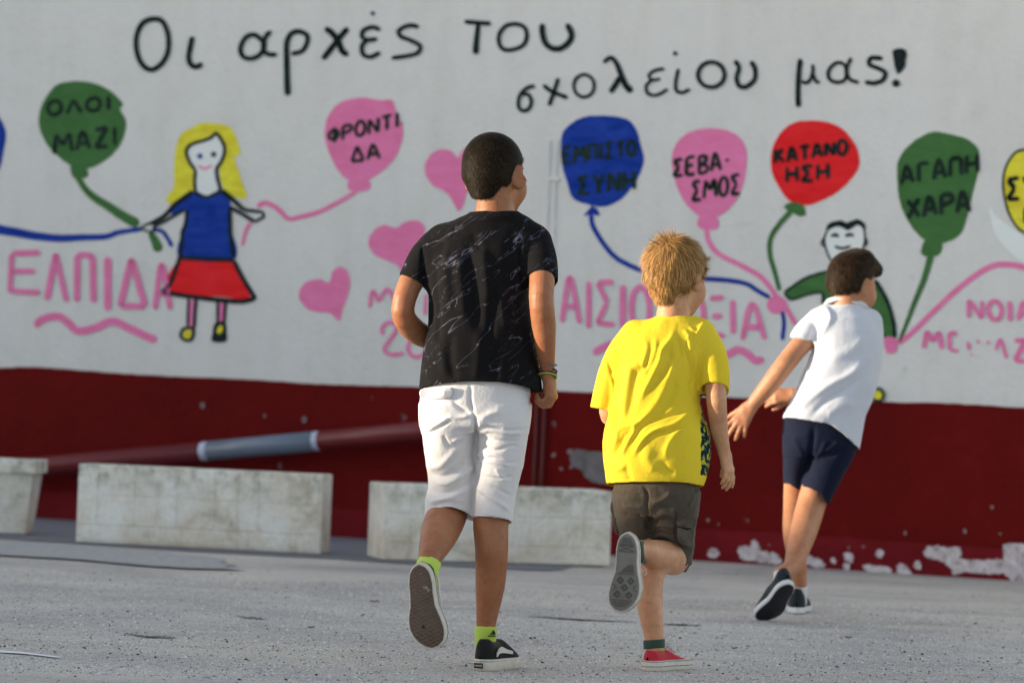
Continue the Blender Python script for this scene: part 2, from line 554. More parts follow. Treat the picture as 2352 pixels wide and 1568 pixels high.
t2 = T.build('title_lettering', PD, school_wall, 'black brushed Greek words σχολείου μας! below the first line')

# --- balloons
def balloon(label, mat, outline, strings, words, Rz=None, knot=None, knotmat=None, letter=None):
    P = Paint(); P.fill(zs(Rz, outline), O1)
    if knot and not knotmat: P.fill(zs(Rz, knot), O1 + 0.0004, step=8)
    b = P.build('painted_balloon', mat, school_wall, label)
    S = Paint()
    if knot and knotmat: S.fill(zs(Rz, knot), O2, step=8)
    for r, pts, w in strings: S.stroke(zs(r, pts), (w[0] * K, w[1] * K) if isinstance(w, tuple) else w * K, O1)
    if S.v: S.build('painted_string', knotmat or mat, b)
    L = Paint()
    for a in words: word(L, Rz, *a)
    if L.v: L.build('lettering', letter or PDG, b)
    return b

balloon('green painted balloon on the left with the words ΟΛΟΙ ΜΑΖΙ', PG,
    [(330, 502), (400, 482), (480, 478), (580, 500), (660, 545), (722, 612), (703, 640), (735, 700), (738, 760), (700, 860), (620, 940), (520, 990), (420, 975), (330, 910), (270, 840), (232, 750), (232, 660), (265, 580)],
    [(R1, [(450, 1030), (500, 1110), (560, 1165), (640, 1215), (720, 1268), (815, 1320)], (34, 62)), (R1, [(882, 1360), (915, 1425), (938, 1478)], (34, 66))],
    [('ΟΛΟΙ', 275, 655, 640, 605, 82, 25), ('ΜΑΖΙ', 315, 690, 850, 800, 108, 25)], R1, [(415, 965), (505, 980), (515, 1040), (480, 1050), (430, 1045)])
balloon('blue painted balloon cut by the left edge', PB,
    [(-90, 640), (-30, 670), (5, 705), (30, 760), (33, 820), (18, 900), (0, 985), (-50, 1050), (-120, 1060), (-200, 900), (-180, 720)],
    [(R1, [(-120, 1320), (0, 1350), (90, 1365), (200, 1385), (350, 1400), (480, 1395), (620, 1390), (700, 1365), (835, 1345)], (60, 26)), (R1, [(895, 1350), (950, 1358), (985, 1400), (1012, 1452)], 24)],
    [], R1)
balloon('pink painted balloon with the word ΦΡΟΝΤΙΔΑ', PK,
    [(285, 680), (340, 612), (420, 582), (500, 575), (590, 590), (655, 588), (680, 650), (715, 720), (722, 800), (690, 900), (640, 970), (560, 1035), (500, 1060), (400, 1058), (340, 1000), (290, 900), (262, 800), (268, 730)],
    [(R2, [(460, 1112), (400, 1155), (240, 1240), (120, 1275), (50, 1285), (0, 1240), (-40, 1210), (-90, 1193), (-135, 1215)], (24, 30)), (R2, [(-172, 1305), (-205, 1370), (-222, 1445)], (24, 18))],
    [('ΦΡΟΝΤΙ', 285, 700, 800, 705, 88, 21), ('-', 700, 745, 725, 725, 60, 18), ('ΔΑ', 420, 585, 905, 890, 85, 21)], R2, [(412, 1052), (512, 1052), (532, 1108), (470, 1126), (400, 1112)])
balloon('dark blue painted balloon with the word ΕΜΠΙΣΤΟΣΥΝΗ', PB,
    [(1850, 680), (1940, 682), (2040, 702), (2092, 760), (2120, 850), (2138, 940), (2110, 1030), (2060, 1110), (1990, 1180), (1900, 1215), (1800, 1200), (1722, 1165), (1690, 1080), (1660, 980), (1650, 870), (1662, 780), (1720, 720), (1780, 690)],
    [(R2, [(1828, 1262), (1840, 1330), (1900, 1430), (1970, 1510), (2060, 1562), (2150, 1598)], 29), (R6, [(130, 280), (300, 312), (480, 322), (620, 332), (720, 352), (790, 395), (858, 432)], (34, 26)), (R6, [(925, 490), (940, 580), (930, 682)], (22, 26))],
    [('ΕΜΠΙΣΤΟ', 1662, 2090, 915, 868, 95, 22), ('ΣΥΝΗ', 1748, 2085, 1095, 1055, 112, 24)], R2, [(1832, 1208), (1862, 1225), (1880, 1268), (1835, 1262), (1786, 1268), (1815, 1230)])
balloon('pink painted balloon with the word ΣΕΒΑΣΜΟΣ', PK,
    [(520, 755), (600, 765), (670, 800), (712, 860), (722, 940), (712, 1030), (690, 1110), (650, 1190), (590, 1250), (520, 1278), (440, 1268), (370, 1205), (320, 1120), (290, 1020), (280, 920), (310, 840), (370, 785), (440, 760)],
    [(R6, [(482, 10), (500, 105), (560, 178), (680, 240), (790, 300), (850, 360), (900, 430), (960, 505), (1010, 590)], 30)],
    [('ΣΕΒΑ', 288, 568, 992, 952, 104, 22), ('-', 585, 640, 945, 943, 60, 20), ('ΣΜΟΣ', 398, 682, 1130, 1078, 112, 22)], R3, [(448, 1268), (538, 1268), (554, 1340), (490, 1350), (432, 1330)])
balloon('red painted balloon with the word ΚΑΤΑΝΟΗΣΗ and green string', PR,
    [(1080, 710), (1180, 715), (1270, 750), (1332, 810), (1372, 880), (1384, 950), (1365, 1012), (1300, 1090), (1220, 1150), (1100, 1202), (1020, 1202), (960, 1170), (910, 1100), (872, 1020), (862, 940), (880, 850), (930, 770), (1000, 722)],
    [(R6, [(985, -80), (910, 5), (862, 85), (858, 180), (885, 280), (915, 392)], (34, 26))],
    [('ΚΑΤΑΝΟ', 885, 1312, 922, 862, 82, 24), ('-', 1318, 1352, 865, 862, 60, 16), ('ΗΣΗ', 952, 1202, 1028, 1008, 92, 25)], R3, [(938, 1215), (985, 1188), (1052, 1205), (1068, 1262), (1040, 1272), (975, 1245)], PG, PD)
balloon('green painted balloon on the right with the words ΑΓΑΠΗ ΧΑΡΑ', PG,
    [(1820, 775), (1920, 790), (2010, 815), (2070, 860), (2085, 900), (2085, 1000), (2050, 1130), (2020, 1260), (1980, 1370), (1900, 1422), (1820, 1430), (1740, 1390), (1670, 1300), (1620, 1180), (1605, 1050), (1610, 950), (1650, 880), (1730, 812)],
    [(R6, [(1805, 180), (1765, 320), (1712, 450), (1670, 560), (1618, 690)], (42, 20))],
    [('ΑΓΑΠΗ', 1628, 2080, 1032, 958, 105, 27), ('ΧΑΡΑ', 1662, 2030, 1232, 1180, 112, 28)], R3, [(1780, 1395), (1862, 1408), (1862, 1488), (1800, 1510), (1745, 1488)])
P = Paint(); P.fill(zs(R3, [(2352, 880), (2295, 902), (2245, 980), (2228, 1080), (2245, 1200), (2285, 1300), (2345, 1362), (2450, 1380), (2520, 1200), (2500, 960), (2440, 880)]), O1)
yb = P.build('painted_balloon', PY, school_wall, 'yellow painted balloon with dark outline at the right edge')
P = Paint(); P.stroke(zs(R3, [(2352, 880), (2295, 902), (2245, 980), (2228, 1080), (2245, 1200), (2285, 1300), (2345, 1362), (2450, 1380), (2520, 1200), (2500, 960), (2440, 880)]), 14 * K, O2, True)
P.build('outline', PD, yb)
P = Paint(); word(P, R3, 'ΣΥ', 2252, 2420, 1112, 1090, 130, 28); word(P, R3, 'ΒΟ', 2352, 2480, 1268, 1250, 90, 24); P.build('lettering', PD, yb)
P = Paint(); P.fill(zs(R3, [(2145, 1220), (2180, 1262), (2250, 1320), (2370, 1400), (2480, 1460), (2460, 1560), (2350, 1540), (2260, 1470), (2180, 1370)]), O1)
P.build('painted_cloud', PW, school_wall, 'pale blue brushed shape at the right edge')
P = Paint(); P.stroke(zs(R6, [(1612, 702), (1700, 632), (1800, 532), (1950, 392), (2080, 292), (2180, 243), (2280, 240), (2351, 256), (2480, 300)]), (30 * K, 36 * K), O1)
P.build('painted_string', PK, school_wall, 'long pink painted string on the right')

# --- hearts
for lab, pts, r in (
    ('pink painted heart, the highest, behind the tallest boy', [(1085, 872), (1045, 925), (1010, 890), (950, 878), (890, 905), (852, 970), (858, 1030), (900, 1090), (960, 1122), (1000, 1160), (1030, 1212), (1050, 1242), (1078, 1200), (1100, 1130), (1150, 1070), (1170, 960), (1140, 880)], R2),
    ('pink painted heart, the middle one', [(680, 1340), (620, 1322), (560, 1345), (522, 1400), (525, 1455), (560, 1500), (630, 1532), (690, 1560), (718, 1605), (742, 1612), (770, 1540), (820, 1450), (850, 1380), (840, 1315), (790, 1295), (725, 1310)], R2),
    ('pink painted heart, the lowest', [(1935, 342), (1880, 325), (1810, 335), (1765, 380), (1760, 440), (1810, 500), (1880, 520), (1940, 525), (1980, 562), (2000, 565), (2012, 500), (2042, 420), (2056, 350), (2042, 280), (2000, 250), (1955, 278)], R4)):
    P = Paint(); P.fill(zs(r, pts), O1); P.build('painted_heart', PK, school_wall, lab)

# --- pink words
P = Paint()
word(P, R4, 'Ε', 48, 245, 278, 278, 235, 32); word(P, R4, 'Λ', 275, 390, 300, 310, 290, 33)
word(P, R4, 'Π', 445, 552, 325, 330, 285, 36); word(P, R4, 'Ι', 615, 650, 350, 350, 300, 40)
word(P, R4, 'Δ', 705, 852, 350, 352, 280, 35); word(P, R4, 'Α', 908, 1000, 370, 370, 265, 30)
P.stroke(zs(R4, [(205, 600), (250, 560), (340, 542), (400, 580), (460, 628), (560, 610), (660, 572), (760, 612), (850, 655), (920, 682)]), 46 * K, O2)
P.build('pink_lettering', PK, school_wall, 'pink word ΕΛΠΙΔΑ underlined by a wave')
P = Paint(); ID = lambda x, y: (x, y)
def bigword(items):
    for ch, xa, xb, ya, yb_ in items: word(P, ID, ch, xa, xb, (ya + yb_) / 2, (ya + yb_) / 2 + 1, yb_ - ya, 13 / K)
bigword([('Α', 1290, 1332, 640, 742), ('Ι', 1345, 1357, 646, 750), ('Σ', 1370, 1410, 644, 750), ('Ι', 1424, 1435, 652, 755), ('Ο', 1448, 1495, 660, 762), ('Δ', 1512, 1555, 668, 765), ('Ο', 1572, 1618, 676, 770), ('Ξ', 1629, 1664, 682, 766), ('Ι', 1677, 1689, 688, 770), ('Α', 1702, 1756, 694, 780)])
P.stroke([(1362, 811), (1385, 798), (1412, 790), (1450, 800), (1500, 818), (1550, 815), (1600, 800), (1640, 818), (1674, 812), (1695, 803), (1717, 812), (1735, 828), (1754, 823)], 17, O2)
P.build('pink_lettering', PK, school_wall, 'pink word ΑΙΣΙΟΔΟΞΙΑ underlined by a wave')
P = Paint()
P.stroke([S2(-105, 660), S2(-70, 500), S2(-10, 590), S2(60, 480), S2(120, 540), S2(150, 640)], 9, O2)
P.stroke([S2(452, 530), S2(446, 640), S2(440, 735)], 8, O2)
P.stroke([S2(25, 930), S2(20, 860), S2(80, 805), S2(160, 830), S2(150, 900), S2(100, 975), S2(40, 1070), S2(110, 1120), S2(235, 1110)], 9, O2)
P.stroke([S2(305, 970), S2(272, 1050), S2(305, 1125), S2(370, 1145), S2(440, 1100), S2(450, 1000), S2(400, 940)], 9, O2)
P.build('pink_lettering', PK, school_wall, 'small pink letters and digits by the tallest boy')
P = Paint()
word(P, R6, 'ΝΟΙΑ', 2020, 2400, 495, 520, 112, 27)
word(P, R6, 'Μ', 1762, 1868, 675, 680, 110, 28); word(P, R6, 'Γ', 1905, 1960, 690, 690, 100, 26)
for a in ([(1915, 740), (1965, 745)], [(2020, 690), (2030, 740)], [(2075, 680), (2085, 700)], [(2130, 690), (2150, 700)], [(2035, 765), (2050, 770)], [(2185, 740), (2212, 680), (2250, 790)]):
    P.stroke(zs(R6, a), 22 * K, O2)
word(P, R6, 'Ζ', 2290, 2365, 740, 745, 135, 30)
P.build('pink_lettering', PK, school_wall, 'faded pink letters in two rows at the right edge')

# --- the painted girl
Gp = Paint()
def g(Rz, pts, w, closed=False): Gp.stroke(zs(Rz, pts), (w[0] * K, w[1] * K) if isinstance(w, tuple) else w * K, O3, closed)
g(R1, [(1148, 1000), (1112, 950), (1095, 890), (1122, 850), (1200, 825), (1240, 810), (1270, 785), (1310, 840), (1320, 890), (1300, 950), (1272, 995), (1280, 1060), (1295, 1120)], 20)
g(R1, [(1150, 995), (1143, 1060), (1148, 1125)], 20); g(R1, [(1140, 1125), (1215, 1158), (1300, 1118)], 20)
g(R1, [(1135, 1125), (1030, 1200), (965, 1268), (880, 1318)], (30, 24)); g(R1, [(1085, 1232), (985, 1290), (900, 1332)], 18)
g(R1, [(890, 1305), (830, 1338), (885, 1362), (908, 1330)], 13)
g(R1, [(1100, 1235), (1088, 1320), (1070, 1370), (1068, 1450), (1050, 1525)], 22)
g(R1, [(1300, 1118), (1375, 1180), (1430, 1228), (1490, 1240), (1540, 1245)], (34, 18)); g(R1, [(1345, 1215), (1430, 1262), (1495, 1302)], 24); g(R1, [(1538, 1240), (1548, 1272), (1490, 1306)], 17)
g(R1, [(1350, 1230), (1352, 1330), (1358, 1420), (1374, 1512)], 24)
g(R4, [(1055, 198), (1200, 205), (1372, 212)], 25); g(R4, [(1055, 198), (1005, 340), (950, 402)], 24)
g(R4, [(945, 400), (1150, 430), (1400, 455), (1500, 437)], 28); g(R4, [(1372, 212), (1430, 325), (1502, 440)], 26)
g(R4, [(1106, 440), (1103, 600)], 17); g(R4, [(1152, 440), (1140, 610)], 18); g(R4, [(1280, 455), (1278, 580)], 18); g(R4, [(1326, 455), (1316, 580)], 18)
g(R4, [(1080, 615), (1062, 660), (1100, 685), (1128, 672), (1135, 615)], 18, True)
Gp.fill(zs(R4, [(1262, 580), (1320, 572), (1332, 640), (1325, 690), (1245, 688), (1250, 640)]), O2)
Gp.dot(*R1(1255, 908), 6.5, O3)
girl = Gp.build('painted_girl', PD, school_wall, 'painted girl with yellow hair, blue blouse and red skirt')
def sub(name, mat, fills=(), strokes=(), off=O1, parent=None):
    P = Paint()
    for r, pts in fills: P.fill(zs(r, pts), off)
    for r, pts, w in strokes: P.stroke(zs(r, pts), w * K, off)
    return P.build(name, mat, parent)
sub('hair', PY, [(R1, [(1140, 742), (1200, 722), (1330, 738), (1380, 790), (1412, 905), (1378, 925), (1420, 1060), (1447, 1165), (1330, 1130), (1290, 1000), (1315, 850), (1270, 790), (1200, 815), (1100, 860), (1130, 980), (1140, 1100), (1100, 1150), (1010, 1200), (978, 1160), (1020, 1100), (1022, 980), (1035, 860), (1065, 790)])], parent=girl)
sub('face', PW, [(R1, [(1108, 890), (1160, 838), (1230, 820), (1270, 790), (1312, 850), (1300, 940), (1275, 1000), (1288, 1110), (1220, 1152), (1150, 1120), (1145, 1010), (1112, 950)])], off=O1 + 0.0007, parent=girl)
sub('blouse', PB, [(R1, [(1010, 1225), (1095, 1165), (1150, 1130), (1215, 1158), (1290, 1120), (1352, 1180), (1350, 1240), (1362, 1350), (1372, 1525), (1060, 1512), (1070, 1360), (1095, 1245), (1020, 1270)])], off=O1 + 0.001, parent=girl)
sub('skirt', PR, [(R4, [(1070, 205), (1360, 222), (1468, 432), (1300, 428), (985, 390)])], off=O1 + 0.0007, parent=girl)
sub('socks', PK, strokes=[(R4, [(1128, 440), (1118, 605)], 22), (R4, [(1303, 455), (1298, 575)], 24), (R1, [(1162, 972), (1200, 992), (1248, 972)], 13)], off=O2, parent=girl)
sub('shoe_patch', PY, [(R4, [(1085, 625), (1075, 655), (1100, 675), (1122, 660), (1122, 625)]), (R4, [(1285, 600), (1308, 598), (1302, 640), (1276, 640)])], off=O3, parent=girl)
P = Paint(); P.dot(*R1(1175, 918), 6.5, O3); P.build('eye', PB, girl)

# --- the painted boy
Gp = Paint()
g(R3, [(1200, 1345), (1178, 1400), (1190, 1475), (1235, 1545), (1330, 1560), (1385, 1500), (1410, 1440), (1415, 1380), (1405, 1340)], 10)
Gp.fill(zs(R3, [(1190, 1352), (1200, 1318), (1232, 1300), (1280, 1296), (1312, 1308), (1370, 1288), (1415, 1318), (1412, 1350), (1372, 1322), (1318, 1352), (1258, 1330)]), O3)
g(R3, [(1215, 1388), (1240, 1380), (1265, 1388)], 20); g(R3, [(1300, 1388), (1328, 1378), (1352, 1386)], 20); g(R3, [(1238, 1448), (1285, 1460), (1332, 1446)], 16)
g(R3, [(1178, 1395), (1160, 1430), (1180, 1450)], 12); g(R3, [(1412, 1395), (1428, 1425), (1405, 1450)], 12)
g(R6, [(940, 400), (1050, 325), (1130, 295), (1215, 272)], 14); g(R6, [(945, 410), (985, 442), (1080, 412), (1162, 405), (1165, 470)], 14)
g(R6, [(1478, 330), (1545, 450), (1582, 570), (1592, 668)], 22); g(R6, [(1450, 480), (1500, 590), (1530, 668)], 12)
boyp = Gp.build('painted_boy', PD, school_wall, 'painted boy in a green jumper with arms spread')
sub('jumper', PG, [(R6, [(940, 402), (1050, 325), (1210, 275), (1300, 262), (1400, 280), (1480, 330), (1545, 470), (1592, 662), (1530, 668), (1470, 540), (1440, 700), (1200, 720), (1175, 560), (1162, 410), (1080, 412), (985, 442)])], parent=boyp)
sub('face', PW, [(R3, [(1200, 1340), (1230, 1310), (1390, 1310), (1412, 1380), (1405, 1445), (1380, 1500), (1325, 1555), (1240, 1545), (1192, 1475), (1178, 1400)])], parent=boyp)
sub('hand', PK, [(R6, [(1530, 670), (1595, 668), (1610, 705), (1592, 752), (1545, 755)]), (R6, [(850, 440), (900, 418), (955, 455), (950, 505), (880, 527), (840, 490)])], off=O2, parent=boyp)
sub('shoe_patch', PY, [(R6, ell(1490, 1003, 26, 28))], off=O3 + 0.01, parent=boyp)
P = Paint(); P.fill(zs(R6, ell(1492, 1003, 40, 46)), O3 + 0.008); P.build('shoe', PD, boyp)

# --- flaking plaster at the foot and other bare patches
M_flake, nt, b = new_mat('bare_render')
p_ = geo_pos(nt); n_ = noise(nt, 30, 5, 0.7, vec=p_)
r_ = ramp(nt, n_.outputs[0], [(0.3, alb(92, 70, 74)), (0.45, alb(150, 142, 145)), (0.7, alb(178, 173, 176))])
nt.links.new(r_.outputs[0], b.inputs['Base Color']); b.inputs['Roughness'].default_value = 0.9; bump(nt, b, n_.outputs[0], 1.0, 0.008)
M_chip = simple('chipped_paint', (0.27, 0.19, 0.195), 0.9, 0.25, 60)
M_gray = simple('grey_render', alb(88, 84, 86), 0.9, 0.3, 25, 0.004, 60)
def patch(pts, mat, off, label=None, rough=1.6, r=R7):
    P = Paint()
    q = []
    L = smooth_pts(zs(r, pts), True, 3)
    for p in L: q.append((p[0] + random.gauss(0, rough), p[1] + random.gauss(0, rough)))
    P.fill(q, off, 0.2)
    o = P.build('flaked_patch', mat, school_wall, label)
for pts in ([(668, 800), (680, 765), (740, 760), (760, 725), (790, 740), (798, 790), (850, 795), (905, 815), (925, 860), (860, 868), (760, 850), (690, 838)],
            [(1062, 850), (1075, 812), (1110, 825), (1170, 850), (1180, 885), (1100, 880)],
            [(1765, 820), (1770, 775), (1830, 760), (1900, 772), (1960, 768), (1985, 800), (1975, 835), (2060, 845), (2180, 840), (2230, 838), (2225, 760), (2290, 745), (2400, 770), (2460, 960), (2300, 985), (2240, 930), (2120, 925), (2010, 915), (1940, 930), (1905, 880), (1860, 850)],
            [(1600, 905), (1610, 870), (1650, 875), (1690, 915), (1670, 938), (1620, 925)],
            [(1405, 895), (1420, 870), (1500, 878), (1570, 895), (1560, 922), (1450, 912)],
            [(1295, 830), (1300, 800), (1340, 808), (1345, 845), (1310, 855)],
            [(1285, 880), (1300, 862), (1330, 880), (1315, 905)],
            [(1485, 820), (1495, 780), (1522, 790), (1515, 830)],
            [(1215, 850), (1225, 828), (1250, 840), (1240, 868)],
            [(490, 815), (500, 785), (540, 780), (555, 815), (530, 835)],
            [(1700, 880), (1715, 850), (1745, 862), (1740, 895)]):
    patch(pts, M_flake, 0.0245)
for x, y, r_ in ((1652, 688, 18), (2004, 676, 20), (2208, 690, 14), (2165, 535, 15), (495, 608, 15), (940, 468, 12), (555, 635, 9), (1320, 770, 12), (855, 755, 10), (1408, 765, 9)):
    patch([(x + r_ * .75 * random.uniform(.5, 1.25) * math.cos(i_ * .9), y + r_ * .8 * random.uniform(.5, 1.25) * math.sin(i_ * .9)) for i_ in range(7)], M_chip, 0.0245 if y > 672 else 0.0105, rough=0.8)
patch([(1308, 1042), (1322, 1032), (1360, 1036), (1410, 1040), (1435, 1070), (1420, 1105), (1385, 1112), (1352, 1102), (1335, 1080), (1314, 1068)], M_gray, 0.0105, 'grey bare render patch behind the boy in yellow', 1.2, lambda x, y: (x, y))
for x, y, rr in ((1702, 735, 22), (1860, 700, 30), (1872, 850, 22), (1775, 868, 18)):
    patch([(x + rr * random.uniform(.6, 1.3) * math.cos(i_ * .9), y + rr * random.uniform(.6, 1.3) * math.sin(i_ * .9)) for i_ in range(7)], M_chip, 0.0125, rough=0.6, r=S3)
for x, y, rr in ((1190, 1065, 16), (1788, 1148, 16), (1555, 1125, 10)):
    patch(ell(x, y, rr, rr * 1.3, 7), M_gray, 0.0105, rough=0.6, r=R4)

# ------------------------------------------------------------------ generic solid helpers
def tube_mesh(name, pts, radii, seg=14, cap=True):
    pts = [Vector(p) for p in pts]
    v, f = [], []
    up = Vector((0, 0, 1))
    prev = None
    for i, p in enumerate(pts):
        d = (pts[min(i + 1, len(pts) - 1)] - pts[max(i - 1, 0)]).normalized()
        if prev is None:
            a = d.orthogonal().normalized()
        else:
            a = (prev - d * prev.dot(d)).normalized()
        prev = a
        b = d.cross(a)
        r = radii[i] if isinstance(radii, (list, tuple)) else radii
        for k in range(seg):
            t = 2 * math.pi * k / seg
            v.append(p + a * (math.cos(t) * r) + b * (math.sin(t) * r))
    n = len(pts)
    for i in range(n - 1):
        for k in range(seg):
            f.append((i * seg + k, i * seg + (k + 1) % seg, (i + 1) * seg + (k + 1) % seg, (i + 1) * seg + k))
    if cap:
        f.append(tuple(range(seg))[::-1]); f.append(tuple(range((n - 1) * seg, n * seg)))
    me = py_mesh(name, v, f, True)
    return me

def solid(name, outline_fn, mat, parent, bevel=0.0):
    bm = bmesh.new(); outline_fn(bm)
    bmesh.ops.recalc_face_normals(bm, faces=bm.faces)
    if bevel:
        bmesh.ops.bevel(bm, geom=[e for e in bm.edges], offset=bevel, segments=2, affect='EDGES', profile=0.6)
    me = bpy.data.meshes.new(name); bm.to_mesh(me); bm.free()
    return link_mesh(name, me, mat, parent)

def box_bm(bm, o, ex, ey, ez, taper=(0, 0)):
    """box with corner o, edge vectors; taper pushes the bottom inwards along ex / ey"""
    tx, ty = taper
    exn, eyn = ex.normalized(), ey.normalized()
    pts = []
    for z in (0, 1):
        for (a, b) in ((0, 0), (1, 0), (1, 1), (0, 1)):
            p = o + ex * a + ey * b + ez * z
            if z == 0: p = p + exn * (tx if a == 0 else -tx) + eyn * (ty if b == 0 else -ty)
            pts.append(bm.verts.new(p))
    for q in ((0, 3, 2, 1), (4, 5, 6, 7), (0, 1, 5, 4), (1, 2, 6, 5), (2, 3, 7, 6), (3, 0, 4, 7)):
        bm.faces.new([pts[i] for i in q])

# conduit running down the wall
cu0, _ = wall_uz(1270, 420)
zt = wall_uz(1270, 322)[1]
_, zsplit = wall_uz(1255, 899)
cond = empty('wall_conduit', wpt(cu0, 0, 0.03))
tag(cond, 'thin twin conduit running down the wall beside the tallest boy, white above and red below', 'conduit')
M_cw = simple('conduit_white', (0.70, 0.70, 0.695), 0.6)
M_cr = simple('conduit_red', alb(66, 14, 15), 0.6)
for du in (-0.019, 0.019):
    link_mesh('conduit_pipe', tube_mesh('conduit_pipe', [wpt(cu0 + du, zsplit, 0.006), wpt(cu0 + du, zt, 0.006)], 0.0032, 10), M_cw, cond)
    link_mesh('conduit_pipe', tube_mesh('conduit_pipe', [wpt(cu0 + du, -0.01, 0.036), wpt(cu0 + du, zsplit, 0.028)], 0.0090, 10), M_cr, cond)
zc = wall_uz(1268, 415)[1]
for z in (zc, zc - 1.0 + 0.35):
    solid('clip', lambda bm: box_bm(bm, wpt(cu0 - 0.036, z, 0.001), WE * 0.072, WN * 0.010, Vector((0, 0, 0.016))), M_cw if z > zsplit else M_cr, cond, 0.002)

# leaning red pole with a grey length in the middle
def pole_pt(px, py, off): return wall_hit(px, py, off)
pa = pole_pt(-260, 1105, 0.14); pb = pole_pt(1100, 993, 0.14)
def lerp_px(x):
    # axis in the picture: (106..,) measured
    return pole_pt(x, 1068 + (x - 115) * (-0.0905), 0.14)
M_pr = simple('pole_red_enamel', alb(86, 22, 26), 0.42, 0.10, 12)
M_pg = simple('pole_grey_enamel', alb(86, 96, 111), 0.35, 0.06, 12)
M_pw = simple('pole_white_band', alb(150, 155, 175), 0.5, 0.2, 60)
pole = empty('leaning_pole', lerp_px(115)); tag(pole, 'long red steel pole with a grey middle section lying along the wall behind the planters', 'pole')
segs = [(-420, 466, M_pr, 'red_section'), (466, 482, M_pw, 'white_band'), (482, 724, M_pg, 'grey_section'), (724, 737, M_pw, 'white_band'), (737, 1140, M_pr, 'red_section')]
for a, b_, m, nm in segs:
    link_mesh(nm, tube_mesh(nm, [lerp_px(a), lerp_px((a + b_) / 2), lerp_px(b_)], 0.0455 if m is not M_pg else 0.0465, 28), m, pole)

# planters ---------------------------------------------------------
def stone_mat(name, warm=1.0):
    m, nt, b = new_mat(name)
    p = geo_pos(nt)
    n = noise(nt, 5.5, 6, 0.7, 0.3, vec=p)
    r = ramp(nt, n.outputs[0], [(0.28, alb(140, 134, 120)), (0.45, alb(182, 177, 168)), (0.62, alb(198, 195, 189)), (0.8, alb(206, 204, 200))])
    n2 = noise(nt, 55, 5, 0.75, vec=p)
    r2 = ramp(nt, n2.outputs[0], [(0.3, (0.62, 0.60, 0.56)), (0.48, (0.95, 0.95, 0.94)), (0.7, (1.04, 1.04, 1.03))])
    c = mix(nt, 0.6, r.outputs[0], r2.outputs[0], 'MULTIPLY')
    # green-grey grime gathered in blotches near the rim, rusty soil stains near the base
    sp = N(nt, 'ShaderNodeSeparateXYZ'); nt.links.new(p, sp.inputs[0])
    rim = ramp(nt, sp.outputs[2], [(0.19, 0.0), (0.31, 1.0)])
    n3 = noise(nt, 16, 5, 0.7, vec=p)
    r3 = ramp(nt, n3.outputs[0], [(0.44, 0.0), (0.62, 0.9)])
    fm = mix(nt, 1.0, rim.outputs[0], r3.outputs[0], 'MULTIPLY')
    c = mix(nt, fm, c, alb(128, 130, 120))
    low = ramp(nt, sp.outputs[2], [(0.0, 1.0), (0.16, 0.0)])
    n5 = noise(nt, 3.3, 4, 0.6, vec=p); r5 = ramp(nt, n5.outputs[0], [(0.42, 0.0), (0.65, 0.75)])
    fl = mix(nt, 1.0, low.outputs[0], r5.outputs[0], 'MULTIPLY')
    c = mix(nt, fl, c, alb(168, 148, 122))
    nt.links.new(c, b.inputs['Base Color']); b.inputs['Roughness'].default_value = 0.88
    bump(nt, b, n2.outputs[0], 0.9, 0.006)
    return m
M_stone = stone_mat('weathered_cast_stone')
M_soil = simple('dry_soil', (0.07, 0.055, 0.04), 0.95, 0.4, 60, 0.01, 60)

